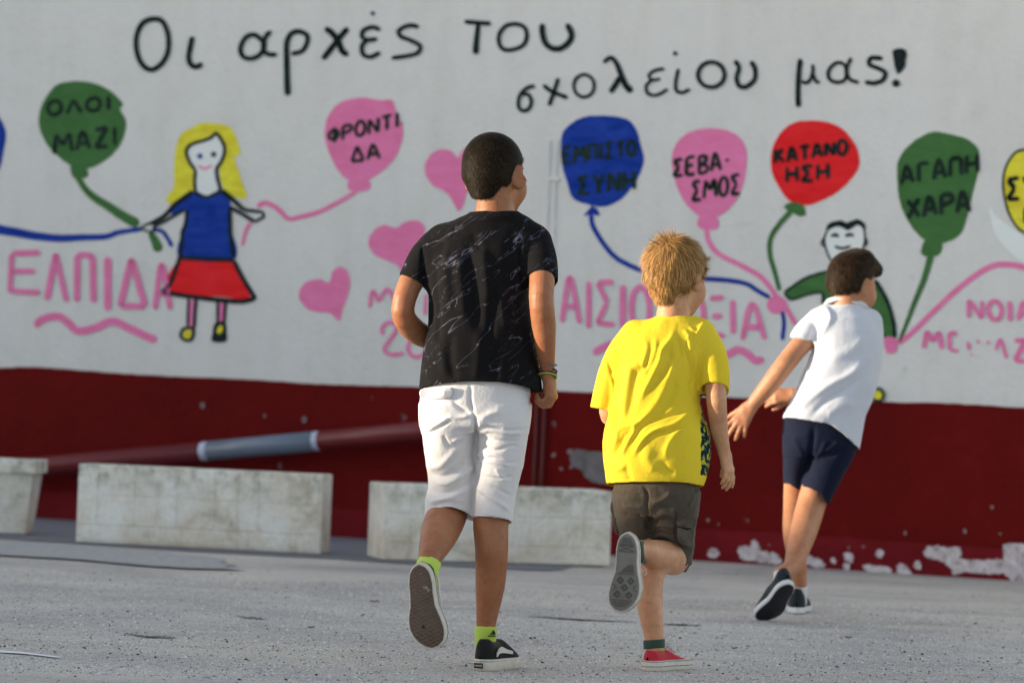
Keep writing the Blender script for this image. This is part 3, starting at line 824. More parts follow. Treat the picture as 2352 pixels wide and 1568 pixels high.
def planter(label, A, ex, W, Hh, taper=0.0, rim=0.0, panels=(), bars=(), soil=0.10):
    """A front-left-bottom, ex front edge vector (length), W depth (away from camera), Hh height"""
    exn = ex.normalized()
    back = Vector((-exn.y, exn.x, 0))
    if back.y < 0: back = -back
    t = empty('planter', A + ex * 0.5 + back * (W / 2)); tag(t, label, 'planter', 'cast stone planters along the wall')
    L = ex.length; th = 0.035
    def shell(bm):
        def ring(ins, z, tp):
            k = tp + ins
            return [bm.verts.new(A + exn * a + back * d + Vector((0, 0, z))) for a, d in ((k, k), (L - k, k), (L - k, W - k), (k, W - k))]
        o0 = ring(0, 0.006, taper); o1 = ring(0, Hh, 0)
        i1 = ring(th, Hh, 0); i0 = ring(th, 0.05, taper * 0.8)
        bm.faces.new(o0[::-1]); bm.faces.new(i0)
        for a, b in ((o0, o1), (o1, i1), (i1, i0)):
            for i in range(4): bm.faces.new((a[i], a[(i + 1) % 4], b[(i + 1) % 4], b[i]))
    solid('trough', shell, M_stone, t, 0.007)
    if rim:
        def rimf(bm):
            k = -0.012
            lo = [bm.verts.new(A + exn * a + back * d + Vector((0, 0, Hh - rim))) for a, d in ((k, k), (L - k, k), (L - k, W - k), (k, W - k))]
            hi = [bm.verts.new(A + exn * a + back * d + Vector((0, 0, Hh + 0.004))) for a, d in ((k, k), (L - k, k), (L - k, W - k), (k, W - k))]
            k = th - 0.004
            ih = [bm.verts.new(A + exn * a + back * d + Vector((0, 0, Hh + 0.004))) for a, d in ((k, k), (L - k, k), (L - k, W - k), (k, W - k))]
            il = [bm.verts.new(A + exn * a + back * d + Vector((0, 0, Hh - rim))) for a, d in ((k, k), (L - k, k), (L - k, W - k), (k, W - k))]
            for a, b in ((lo, hi), (hi, ih), (ih, il), (il, lo)):
                for i in range(4): bm.faces.new((a[i], a[(i + 1) % 4], b[(i + 1) % 4], b[i]))
        solid('rim', rimf, M_stone, t, 0.006)
    for (x0, x1, z0, z1, pr) in panels:
        solid('panel', lambda bm: box_bm(bm, A + exn * (x0 * L) + back * (taper * (1 - z0 / Hh)) - back * pr + Vector((0, 0, z0)), exn * ((x1 - x0) * L), back * (pr + 0.01), Vector((0, 0, z1 - z0))), M_stone, t, 0.0025)
    solid('soil', lambda bm: box_bm(bm, A + exn * (th + 0.01) + back * (th + 0.01) + Vector((0, 0, 0.052)), exn * (L - 2 * th - 0.02), back * (W - 2 * th - 0.02), Vector((0, 0, soil))), M_soil, t)
    return t

p1a, p1b = on_ground(173, 1247), on_ground(734, 1275)
Hh = 0.335
pn = []
for (x0, x1) in ((0.095, 0.235), (0.245, 0.33), (0.42, 0.565), (0.575, 0.66), (0.755, 0.985)):
    pn.append((x0, x1, 0.085, 0.198, 0.0035)); pn.append((x0, x1, 0.208, 0.30, 0.0035))
for (x0, x1) in ((0.02, 0.085), (0.34, 0.41), (0.67, 0.745)):
    pn.append((x0, x1, 0.085, 0.30, 0.0045))
pn.append((0.02, 0.985, 0.02, 0.075, 0.003))
planter('long weathered stone planter between the left one and the one behind the boys', p1a, p1b - p1a, 0.17, Hh, panels=pn)
p2a = on_ground(877, 1288)
ang = math.radians(14)
pn2 = [(x0, x1, z0, z1, 0.0035) for (x0, x1) in ((0.03, 0.11), (0.12, 0.30), (0.31, 0.37), (0.38, 0.56), (0.57, 0.63), (0.64, 0.80), (0.81, 0.87), (0.88, 0.98)) for (z0, z1) in ((0.08, 0.19), (0.20, 0.28))]
planter('long stone planter standing behind the two nearest boys', p2a, Vector((math.cos(ang), math.sin(ang), 0)) * 0.965, 0.30, 0.315, panels=pn2)
p0b = on_ground(62, 1231)
d0 = Vector((math.cos(0.06), -math.sin(0.06), 0))
planter('stone planter with a thick rim, cut by the left edge', p0b - d0 * 1.02, d0 * 1.04, 0.25, 0.325, taper=0.035, rim=0.055)

# darker tar strip in front of the planters
def sheet(name, pts, z, mat, parent=None, kind=None, jit=0.004, step=14):
    P = smooth_pts(pts, True, step)
    v = [on_ground(p[0] + random.uniform(-1, 1), p[1] + random.uniform(-.4, .4), z) for p in P]
    me = py_mesh(name, v, [tuple(range(len(v)))])
    bm = bmesh.new(); bm.from_mesh(me)
    for f in bm.faces:
        f.normal_update()
        if f.normal.z < 0: f.normal_flip()
    bmesh.ops.triangulate(bm, faces=bm.faces)
    bm.to_mesh(me); bm.free()
    if parent is None:
        o = link_mesh(name, me, mat)
    else:
        o = link_mesh(name, me, mat, parent)
    if kind: o['kind'] = kind
    return o
M_tar = simple('old_tar', alb(92, 94, 102), 0.9, 0.22, 40, 0.005, 150)
sheet('tar_strip', zs(R5, [(-400, 690), (0, 716), (440, 745), (1300, 800), (1950, 835), (2500, 870), (3300, 900), (3300, 800), (2300, 640), (1400, 590), (400, 520), (-400, 470)]), 0.004, M_tar, kind='structure')
sheet('tar_seam', zs(R5, [(-400, 705), (0, 728), (440, 756), (900, 795), (1250, 828), (1330, 846), (1290, 858), (1400, 868), (1310, 880), (1440, 896), (1100, 890), (800, 870), (400, 835), (0, 812), (-400, 780)]), 0.008, simple('worn_tar', alb(124, 124, 127, 1.9), 0.9, 0.25, 60, 0.004, 150), kind='structure')
M_crack = simple('crack_dirt', (0.07, 0.072, 0.073), 0.95, 0.5, 80)
def crack(pts, r, w):
    L = smooth_pts(zs(r, pts), False, 5)
    top, bot = [], []
    n = len(L)
    for i, p in enumerate(L):
        ww = w * (0.3 + 0.7 * math.sin(math.pi * (i + 0.5) / n)) * random.uniform(0.5, 1.2)
        y = p[1] + random.gauss(0, 0.5)
        top.append((p[0], y - ww / 2)); bot.append((p[0], y + ww / 2))
    v = [on_ground(a[0], a[1], 0.0035) for a in top + bot]
    f = [(i, i + 1, n + i + 1, n + i) for i in range(n - 1)]
    link_mesh('crack', py_mesh('crack', v, f), M_crack, ground)
crack([(725, 1274), (780, 1280), (850, 1290), (960, 1295), (1040, 1298)], R5, 3.2)
crack([(1380, 1170), (1450, 1178), (1580, 1190)], R5, 2.2)
crack([(2100, 1378), (2180, 1384)], R5, 1.5)
crack([(220, 1218), (330, 1222), (450, 1224)], R7, 2.6)
crack([(-560, 1170), (-300, 1190), (-50, 1200), (60, 1205)], R7, 2.5)
M_chalk = simple('chalk_trace', alb(172, 174, 178, 1.9), 0.95, 0.1, 90)
L = zs(R5, [(0, 1372), (120, 1382), (230, 1395), (350, 1410), (352, 1418), (230, 1404), (110, 1392), (-5, 1384)])
sheet('chalk_mark', L, 0.0035, M_chalk, ground, step=20)

# grit scattered over the yard: too many to count
def grit():
    V, Fc, MI = [], [], []
    def rock(c, r, mi):
        b = len(V)
        for (x, y, z) in ((1, 0, 0), (-1, 0, 0), (0, 1, 0), (0, -1, 0), (0, 0, 1), (0, 0, -0.3)):
            V.append((c.x + x * r * random.uniform(.6, 1.3), c.y + y * r * random.uniform(.6, 1.3), max(0.0005, c.z + z * r * random.uniform(.5, .9))))
        for q in ((0, 2, 4), (2, 1, 4), (1, 3, 4), (3, 0, 4), (2, 0, 5), (1, 2, 5), (3, 1, 5), (0, 3, 5)):
            Fc.append((b + q[0], b + q[1], b + q[2])); MI.append(mi)
    for i in range(2600):
        px = random.uniform(-60, 2420); py = 1300 + 275 * random.random() ** 0.8
        if random.random() < 0.4: py = random.gauss(1480 + 0.02 * px, 25)
        if py < 1290: continue
        g_ = on_ground(px, py)
        r = random.choice((0.0012, 0.0015, 0.0018, 0.0024, 0.0032)) * random.uniform(0.7, 1.3)
        if random.random() < 0.02: r = 0.0055
        rock(Vector((g_.x, g_.y, r * 0.3)), r, 0 if random.random() < 0.72 else (1 if random.random() < 0.6 else 2))
    me = np_mesh('grit', V, Fc, False)
    o = link_mesh('grit', me, [simple('grit_dark', (0.03, 0.035, 0.04), 0.9, 0.3, 50), simple('grit_brown', (0.16, 0.08, 0.05), 0.9, 0.3, 50), simple('grit_pale', (0.5, 0.44, 0.34), 0.9, 0.2, 50)])
    me.polygons.foreach_set('material_index', np.array(MI, np.int32))
    tag(o, 'fine dark grit and crumbs scattered over the concrete yard', 'grit', kind='stuff')
grit()

# the coarse aggregate standing proud of the worn concrete
def aggregate(n=46000):
    rng = np.random.default_rng(5)
    d = 9.35 + 4.6 * rng.random(n) ** 1.35
    x = (rng.random(n) * 2 - 1) * (0.142 * d)
    r = np.where(rng.random(n) < 0.85, rng.uniform(.0010, .0022, n), rng.uniform(.0022, .0042, n))
    base = np.array([(1, 0, 0), (-.5, .87, 0), (-.5, -.87, 0), (.1, .1, 1)])
    V = base[None] * (r[:, None, None] * rng.uniform(.7, 1.5, (n, 4, 3))) * np.array([1.25, 1.25, 0.75])
    th = rng.random(n) * 6.28; c, s_ = np.cos(th), np.sin(th)
    X = V[:, :, 0] * c[:, None] - V[:, :, 1] * s_[:, None]; Y = V[:, :, 0] * s_[:, None] + V[:, :, 1] * c[:, None]
    V = np.stack([X + x[:, None], Y + d[:, None], np.maximum(V[:, :, 2], 0)], 2).reshape(-1, 3)
    b0 = np.arange(n)[:, None] * 4
    F = np.concatenate([b0 + np.array([[0, 1, 3]]), b0 + np.array([[1, 2, 3]]), b0 + np.array([[2, 0, 3]])])
    me = np_mesh('aggregate', V, F, False)
    mats = [simple('grain_%s' % k_, c_, 0.9, 0.25, 300) for k_, c_ in (('grey', alb(150, 149, 148, 2.1)), ('pale', alb(178, 172, 162, 2.1)), ('dark', alb(86, 86, 90, 2.1)), ('tan', alb(150, 126, 104, 2.1)))]
    o = link_mesh('aggregate', me, mats)
    mi = np.concatenate([rng.choice(4, n, p=[.50, .24, .20, .06])] * 3).astype(np.int32)
    mi = np.tile(mi[:n], 3)
    if len(me.polygons) == 3 * n: me.polygons.foreach_set('material_index', mi)
    tag(o, 'coarse grey aggregate grains standing out of the worn concrete', 'grains', kind='stuff')
aggregate()
M_leaf = simple('dry_leaf_brown', (0.13, 0.075, 0.03), 0.8, 0.3, 90)
M_leafg = simple('dark_leaf_green', (0.02, 0.06, 0.035), 0.7, 0.3, 90)
def leaf(px, py, L, rot, mat, label, name='dry_leaf', cat='leaf'):
    c = on_ground(px, py)
    v = []; n = 6
    ca, sa = math.cos(rot), math.sin(rot)
    for i in range(n + 1):
        t = i / n; w = L * 0.26 * math.sin(math.pi * min(0.98, t + 0.02)) ** 0.8
        x = (t - 0.5) * L
        zc = 0.004 + 0.35 * L * (t - 0.4) ** 2
        for sgn, dz in ((-1, 0.12 * L), (0, 0), (1, 0.14 * L)):
            y = sgn * w
            v.append(Vector((c.x + ca * x - sa * y, c.y + sa * x + ca * y, zc + dz * (abs(sgn)))))
    f = []
    for i in range(n):
        for k in range(2): f.append((i * 3 + k, i * 3 + k + 1, (i + 1) * 3 + k + 1, (i + 1) * 3 + k))
    o = link_mesh(name, py_mesh(name, v, f, True), mat)
    sol = o.modifiers.new('thickness', 'SOLIDIFY'); sol.thickness = 0.0006
    tag(o, label, cat, 'bits of leaf lying on the yard')
X = lambda r, x, y: r(x, y)
leaf(*R5(1828, 1250), 0.022, 0.3, M_leaf, 'curled brown leaf left of the raised sneaker of the tallest boy')
leaf(*R7(1320, 1310), 0.024, -0.4, M_leaf, 'brown leaf lying on open concrete right of the boys')
leaf(*R7(980, 1532), 0.016, 0.8, M_leaf, 'small brown leaf crumb at the bottom right of the yard')
leaf(*R7(428, 1410), 0.018, 1.2, M_leafg, 'dark green leaf scrap right of the red sneaker')
leaf(*R7(650, 1372), 0.018, 0.1, M_leafg, 'flat dark green leaf scrap further right of the red sneaker')
leaf(*R5(2200, 1098), 0.028, 0.0, M_leaf, 'flat brown leaf far left of the raised sneaker')
tw = link_mesh('straw', tube_mesh('straw', [on_ground(*R7(1410, 1388), 0.002), on_ground(*R7(1455, 1398), 0.004), on_ground(*R7(1502, 1408), 0.002)], 0.0011, 6), simple('straw_pale', (0.6, 0.56, 0.45), 0.8))
tag(tw, 'thin pale straw lying on the concrete at the right', 'straw')

# unseen blocks added off to the left, shaped to shade yard and mural
def block(name, label, cat, c0, ex, ey, h, mat):
    t = None
    bm = bmesh.new(); box_bm(bm, c0, ex, ey, Vector((0, 0, h)))
    bmesh.ops.recalc_face_normals(bm, faces=bm.faces)
    me = bpy.data.meshes.new(name); bm.to_mesh(me); bm.free()
    o = link_mesh(name, me, mat); tag(o, label, cat)
    return o
sh = Vector((sun_dir.x, sun_dir.y, 0)).normalized()       # horizontal direction towards the sun
sq = Vector((-sh.y, sh.x, 0))
if sq.y > 0: sq = -sq                                     # points towards the camera side
SHADE_Q = 13.9                                            # rays closer to the wall than this are blocked
DIST = 17.0
tanel = math.tan(SUN_EL)
M_build = simple('ochre_render', (0.45, 0.40, 0.33), 0.9, 0.15, 3)
c0 = sh * DIST - sq * SHADE_Q
block('shade_block', 'tall plain unseen block added beyond the left edge to shade the mural', 'occluder', Vector((c0.x, c0.y, 0)), -sq * 10, sh * 8, 6.2, M_build)  # added out of view to keep the sun off the mural wall
EDGE_H = 0.50 + 10 * math.sin(SUN_TOW) * math.tan(SUN_EL)
c1 = sh * DIST - sq * SHADE_Q + sq * 0.02
block('shade_wall', 'plain unseen wall added beyond the left edge to shade the ground', 'wall', Vector((c1.x, c1.y, 0)), sq * 22, sh * 0.3, EDGE_H + DIST * tanel, M_build)  # added out of view; its top sets how high the shade reaches



# ------------------------------------------------------------------ sculpting with signed distance fields
# figure space: x right, y up, z away from the camera, in metres
RM = np.array([RT[:], UP[:], FW[:]])          # rows: figure axes in world
CAMN = np.array(CAM[:])
def fig(px, py, D, w=0.0):
    z = D + w
    return np.array([(px - W0 / 2) / FPX * z, -(py - H0 / 2) / FPX * z, z])
def to_world(v): return v @ RM + CAMN
def to_px(v): return np.stack([v[:, 0] / v[:, 2] * FPX + W0 / 2, -v[:, 1] / v[:, 2] * FPX + H0 / 2], 1)

class Vol:
    def __init__(self, lo, hi, h):
        self.h = h; self.lo = np.array(lo, float)
        n = np.ceil((np.array(hi) - self.lo) / h).astype(int) + 1
        self.n = n
        self.ax = [(self.lo[i] + h * np.arange(n[i])).astype(np.float32) for i in range(3)]
        self.f = np.full(n, 1.0, np.float32)
    def sl(self, lo, hi):
        s = []
        for i in range(3):
            a = int(max(0, math.floor((lo[i] - self.lo[i]) / self.h)))
            b = int(min(self.n[i], math.ceil((hi[i] - self.lo[i]) / self.h) + 1))
            s.append(slice(a, max(a, b)))
        return tuple(s)
    def grid(self, s):
        return (self.ax[0][s[0]][:, None, None], self.ax[1][s[1]][None, :, None], self.ax[2][s[2]][None, None, :])
    def op(self, fn, lo, hi, k=0.0, mode='add'):
        s = self.sl(lo, hi)
        if any(x.stop <= x.start for x in s): return
        X, Y, Z = self.grid(s)
        d = fn(X, Y, Z).astype(np.float32)
        f = self.f[s]
        if mode == 'sub': d = -d; big = True
        if mode == 'add':
            if k > 0:
                hh = np.maximum(k - np.abs(f - d), 0) / k
                r = np.minimum(f, d) - hh * hh * k * 0.25
            else: r = np.minimum(f, d)
        else:
            if k > 0:
                hh = np.maximum(k - np.abs(f - d), 0) / k
                r = np.maximum(f, d) + hh * hh * k * 0.25
            else: r = np.maximum(f, d)
        self.f[s] = r
    # ---- primitives
    def cone(self, a, b, ra, rb, k=0.0, q=1.0, mode='add', clip=None):
        a = np.array(a, float); b = np.array(b, float)
        m = max(ra, rb) * max(1, q) + k + 3 * self.h
        lo = np.minimum(a, b) - m; hi = np.maximum(a, b) + m
        A = a.copy(); B = b.copy(); A[2] /= q; B[2] /= q
        ab = B - A; L2 = float(ab @ ab) + 1e-12
        def fn(X, Y, Z):
            Z = Z / q
            t = np.clip(((X - A[0]) * ab[0] + (Y - A[1]) * ab[1] + (Z - A[2]) * ab[2]) / L2, 0, 1)
            d = np.sqrt((X - A[0] - ab[0] * t) ** 2 + (Y - A[1] - ab[1] * t) ** 2 + (Z - A[2] - ab[2] * t) ** 2) - (ra + (rb - ra) * t)
            if clip is not None:
                n_, o_ = clip
                d = np.maximum(d, (X - o_[0]) * n_[0] + (Y - o_[1]) * n_[1] + (Z * q - o_[2]) * n_[2])
            return d
        self.op(fn, lo, hi, k, mode)
    def chain(self, pts, k=0.0, q=1.0, mode='add', clip=None, sub=3):
        """pts: list of (xyz, r); smoothly resampled"""
        P = [np.append(np.array(p, float), r) for p, r in pts]
        if len(P) > 2:
            Q = []
            for i in range(len(P) - 1):
                p1, p2 = P[i], P[i + 1]
                p0 = P[i - 1] if i > 0 else 2 * p1 - p2
                p3 = P[i + 2] if i + 2 < len(P) else 2 * p2 - p1
                for j in range(sub):
                    t = j / sub
                    Q.append(0.5 * ((2 * p1) + (-p0 + p2) * t + (2 * p0 - 5 * p1 + 4 * p2 - p3) * t * t + (-p0 + 3 * p1 - 3 * p2 + p3) * t ** 3))
            Q.append(P[-1]); P = Q
        # hard union inside the chain, then blended once
        lo = np.min([p[:3] for p in P], 0); hi = np.max([p[:3] for p in P], 0)
        m = max(p[3] for p in P) * max(1, q) + k + 3 * self.h
        segs = []
        for p, r in zip(P[:-1], P[1:]):
            A = p[:3].copy(); B = r[:3].copy(); A[2] /= q; B[2] /= q
            segs.append((A, B, p[3], r[3]))
        def fn(X, Y, Z):
            Zq = Z / q
            best = None
            for A, B, ra, rb in segs:
                ab = B - A; L2 = float(ab @ ab) + 1e-12
                t = np.clip(((X - A[0]) * ab[0] + (Y - A[1]) * ab[1] + (Zq - A[2]) * ab[2]) / L2, 0, 1)
                d = np.sqrt((X - A[0] - ab[0] * t) ** 2 + (Y - A[1] - ab[1] * t) ** 2 + (Zq - A[2] - ab[2] * t) ** 2) - (ra + (rb - ra) * t)
                best = d if best is None else np.minimum(best, d)
            if clip is not None:
                for n_, o_ in (clip if isinstance(clip, list) else [clip]):
                    best = np.maximum(best, (X - o_[0]) * n_[0] + (Y - o_[1]) * n_[1] + (Z - o_[2]) * n_[2])
            return best
        self.op(fn, lo - m, hi + m, k, mode)
    def ell(self, c, M, r, k=0.0, mode='add'):
        """ellipsoid, M columns = its axes"""
        c = np.array(c, float); r = np.array(r, float); m = r.max() + k + 3 * self.h
        def fn(X, Y, Z):
            x, y, z = X - c[0], Y - c[1], Z - c[2]
            u = [(x * M[0, i] + y * M[1, i] + z * M[2, i]) for i in range(3)]
            k0 = np.sqrt(sum((u[i] / r[i]) ** 2 for i in range(3)))
            k1 = np.sqrt(sum((u[i] / r[i] ** 2) ** 2 for i in range(3))) + 1e-9
            return k0 * (k0 - 1) / k1
        self.op(fn, c - m, c + m, k, mode)
    def stack(self, lv, k=0.0, ex=2.3, mode='add', grow=0.0, top=0.0, bottom=0.0, twist=0.0):
        """levels (y, cx, cz, rx, rz), y falling"""
        lv = sorted([tuple(l) for l in lv], key=lambda l: l[0])
        y = np.array([l[0] for l in lv]); A = np.array(lv)
        m = A[:, 3:].max() + grow + k + 3 * self.h
        lo = (A[:, 1].min() - m, y[0] - 0.01 - bottom, A[:, 2].min() - m); hi = (A[:, 1].max() + m, y[-1] + 0.03 + top, A[:, 2].max() + m)
        def interp(Y, col):
            yy = Y.ravel()
            # monotone-ish cubic: sample a Catmull-Rom through the levels
            v = np.interp(yy, yf, tab[:, col]); return v.reshape(Y.shape)
        ts = np.linspace(0, len(lv) - 1, (len(lv) - 1) * 8 + 1)
        tab = []
        for t in ts:
            i = min(int(t), len(lv) - 2); u = t - i
            p1, p2 = A[i], A[i + 1]; p0 = A[max(i - 1, 0)]; p3 = A[min(i + 2, len(lv) - 1)]
            q_ = 0.5 * ((2 * p1) + (-p0 + p2) * u + (2 * p0 - 5 * p1 + 4 * p2 - p3) * u * u + (-p0 + 3 * p1 - 3 * p2 + p3) * u ** 3)
            q_[0] = p1[0] + (p2[0] - p1[0]) * u
            tab.append(q_)
        tab = np.array(tab); yf = tab[:, 0]
        def fn(X, Y, Z):
            cx, cz, rx, rz = (interp(Y, c) for c in (1, 2, 3, 4))
            rx = np.maximum(rx + grow, 0.004); rz = np.maximum(rz + grow, 0.004)
            a = np.abs((X - cx) / rx); b = np.abs((Z - cz - twist * (X - cx)) / rz)
            rr = (a ** ex + b ** ex) ** (1 / ex)
            d = (rr - 1) * np.minimum(rx, rz)
            return np.maximum(d, np.maximum((y[0] - bottom) - Y, Y - (y[-1] + top)))
        self.op(fn, lo, hi, k, mode)
    def mesh(self):
        f = self.f; h = self.h
        s = f < 0
        nx, ny, nz = f.shape
        cnt = np.zeros((nx - 1, ny - 1, nz - 1), np.uint8)
        for a in (0, 1):
            for b in (0, 1):
                for c in (0, 1):
                    cnt += s[a:nx - 1 + a, b:ny - 1 + b, c:nz - 1 + c]
        act = (cnt > 0) & (cnt < 8)
        I = np.nonzero(act); n = len(I[0])
        idx = np.full(cnt.shape, -1, np.int32); idx[act] = np.arange(n)
        acc = np.zeros((n, 3)); num = np.zeros(n)
        cs = [(a, b, c) for a in (0, 1) for b in (0, 1) for c in (0, 1)]
        for a in cs:
            for ax in range(3):
                if a[ax]: continue
                b = list(a); b[ax] = 1
                fa = f[I[0] + a[0], I[1] + a[1], I[2] + a[2]].astype(float); fb = f[I[0] + b[0], I[1] + b[1], I[2] + b[2]].astype(float)
                m = (fa < 0) != (fb < 0)
                t = np.where(m, fa / np.where(fa == fb, 1, fa - fb), 0)
                p = np.array(a, float)[None, :].repeat(n, 0); p[:, ax] += t
                acc += np.where(m[:, None], p, 0); num += m
        v = self.lo + h * (np.stack(I, 1) + acc / num[:, None])
        Q = []
        def quads(e, offs, flipmask):
            J = np.nonzero(e)
            g = [idx[J[0] + o[0], J[1] + o[1], J[2] + o[2]] for o in offs]
            q = np.stack(g, 1)
            fl = flipmask[J]
            q[fl] = q[fl][:, ::-1]
            Q.append(q)
        e = s[:-1, 1:-1, 1:-1] != s[1:, 1:-1, 1:-1]
        quads(e, [(0, 0, 0), (0, 1, 0), (0, 1, 1), (0, 0, 1)], ~s[:-1, 1:-1, 1:-1])
        e = s[1:-1, :-1, 1:-1] != s[1:-1, 1:, 1:-1]
        quads(e, [(0, 0, 0), (0, 0, 1), (1, 0, 1), (1, 0, 0)], ~s[1:-1, :-1, 1:-1])
        e = s[1:-1, 1:-1, :-1] != s[1:-1, 1:-1, 1:]
        quads(e, [(0, 0, 0), (1, 0, 0), (1, 1, 0), (0, 1, 0)], ~s[1:-1, 1:-1, :-1])
        q = np.concatenate(Q)
        q = q[:, ::-1]       # figure space is left-handed
        return v, q

def relax(v, q, it=2, lam=0.5):
    n = len(v)
    e = np.concatenate([q[:, [0, 1]], q[:, [1, 2]], q[:, [2, 3]], q[:, [3, 0]]])
    e = np.concatenate([e, e[:, ::-1]])
    deg = np.bincount(e[:, 0], minlength=n).astype(float)
    for k in range(it):
        for sgn in (lam, -lam * 1.02):
            s = np.stack([np.bincount(e[:, 0], weights=v[e[:, 1], c], minlength=n) for c in range(3)], 1) / deg[:, None]
            v = v + sgn * (s - v)
    return v

def normals(v, q):
    n = np.cross(v[q[:, 2]] - v[q[:, 0]], v[q[:, 3]] - v[q[:, 1]])
    out = np.zeros_like(v)
    for c in range(4):
        for d in range(3): out[:, d] += np.bincount(q[:, c], weights=n[:, d], minlength=len(v))
    l = np.linalg.norm(out, axis=1); l[l == 0] = 1
    return -out / l[:, None]     # outward in figure space (winding is for the world)

def vnoise(p, seed=0):
    """value noise, p (n,3)"""
    i = np.floor(p).astype(np.int64); f = p - i; f = f * f * (3 - 2 * f)
    def hsh(a, b, c):
        x = (a * 73856093) ^ (b * 19349663) ^ (c * 83492791) ^ (seed * 2654435761)
        x = (x ^ (x >> 13)) * 1274126177 & 0x7fffffff
        return ((x ^ (x >> 16)) & 0xffff) / 65535.0
    r = 0
    for a in (0, 1):
        for b in (0, 1):
            for c in (0, 1):
                w = (f[:, 0] if a else 1 - f[:, 0]) * (f[:, 1] if b else 1 - f[:, 1]) * (f[:, 2] if c else 1 - f[:, 2])
                r = r + w * hsh(i[:, 0] + a, i[:, 1] + b, i[:, 2] + c)
    return r * 2 - 1

def polydist(P, line):
    """distance of px points P (n,2) to a polyline and the relative position 0..1"""
    best = np.full(len(P), 1e9); tt = np.zeros(len(P))
    L = [np.array(p, float) for p in line]
    tot = sum(np.linalg.norm(b - a) for a, b in zip(L[:-1], L[1:])); run = 0
    for a, b in zip(L[:-1], L[1:]):
        ab = b - a; l2 = ab @ ab + 1e-9; l = math.sqrt(l2)
        t = np.clip(((P - a) @ ab) / l2, 0, 1)
        d = np.linalg.norm(P - a - t[:, None] * ab, axis=1)
        m = d < best
        best[m] = d[m]; tt[m] = (run + t[m] * l) / tot
        run += l
    return best, tt

def folds(v, q, items, nz=0.0, it_noise=()):
    """items: (polyline px, width px, height mm, back_only)"""
    nr = normals(v, q); P = to_px(v)
    d = np.zeros(len(v))
    face = np.clip((-nr[:, 2] + 0.35) / 0.5, 0, 1)
    for line, w, amp in items:
        L = [tuple(p[:2]) for p in smooth_pts(line, False, 8)]
        dist, t = polydist(P, L)
        tap = np.clip(np.minimum(t, 1 - t) / 0.22, 0, 1); tap = tap * tap * (3 - 2 * tap)
        d += amp * 1e-3 * np.exp(-(dist / w) ** 2) * (0.12 + 0.88 * tap) * (face if amp > 0 else np.maximum(face, 0.0))
    for sc, amp, seed, st in it_noise:
        pp = v / sc * np.array(st)
        d += amp * 1e-3 * vnoise(pp, seed)
    return v + nr * d[:, None]

def add_attr(me, name, vals):
    a = me.attributes.new(name, 'FLOAT', 'POINT')
    a.data.foreach_set('value', np.asarray(vals, np.float32))

def figure_mesh(name, v, q, mat, parent):
    me = np_mesh(name, to_world(v), q, True)
    return link_mesh(name, me, mat, parent)

def frame(fwd, up):
    f = np.array(fwd, float); f /= np.linalg.norm(f)
    u = np.array(up, float); u -= f * (u @ f); u /= np.linalg.norm(u)
    r = np.cross(u, f)
    return np.stack([r, u, f], 1)          # columns: side, up, forward

# ------------------------------------------------------------------ head, hand, shoe builders
def head(vol, C, M, S, jaw=1.0):
    """C centre of the skull, M columns (side, up, forward), S scale (1 = 0.15 m wide)"""
    g = lambda x, y, z: C + M @ (np.array([x, y, z]) * S)
    vol.ell(g(0, .028, -.012), M, np.array((.0735, .080, .090)) * S)
    vol.ell(g(0, -.012, .030), M, np.array((.062, .078, .060)) * S, 0.02)
    vol.ell(g(0, -.060, .040), M, np.array((.048, .040, .046)) * S, 0.03)
    vol.ell(g(0, -.092, .062), M, np.array((.024, .018, .022)) * S, 0.03)
    vol.ell(g(0.036, -.040, .058), M, np.array((.026, .030, .024)) * S, 0.025)
    vol.ell(g(-0.036, -.040, .058), M, np.array((.026, .030, .024)) * S, 0.025)
    vol.cone(g(0, .005, .088), g(0, -.028, .106), .007 * S, .0105 * S, 0.012)
    vol.cone(g(-.010, -.031, .094), g(.010, -.031, .094), .007 * S, .007 * S, 0.008)
    vol.cone(g(-.018, -.061, .086), g(.018, -.061, .086), .006 * S, .006 * S, 0.010)
    vol.cone(g(-.014, -.070, .084), g(.014, -.070, .084), .0065 * S, .0065 * S, 0.010)
    for sx in (-1, 1):
        vol.ell(g(sx * .029, .004, .090), M, np.array((.014, .010, .010)) * S, 0.012, 'sub')
        Me = M @ np.array([[0.90, 0, sx * 0.44], [0, 1, 0], [-sx * 0.44, 0, 0.90]])
        e = M @ rot_ear(sx)
        vol.ell(g(sx * .0845, -.010, -.006), e, np.array((.0062, .034, .0215)) * S, 0.004)
        vol.ell(g(sx * .0925, -.004, .002), e, np.array((.0035, .016, .008)) * S, 0.004, 'sub')
        vol.ell(g(sx * .0775, -.035, -.001), e, np.array((.006, .011, .008)) * S, 0.006)

def rot_ear(sx):
    a = sx * 0.70          # ears stand off the head, opening forwards
    ca, sa = math.cos(a), math.sin(a)
    R = np.array([[ca, 0, sa], [0, 1, 0], [-sa, 0, ca]])
    t = 0.15
    T = np.array([[1, 0, 0], [0, math.cos(t), math.sin(t)], [0, -math.sin(t), math.cos(t)]])
    return R @ T

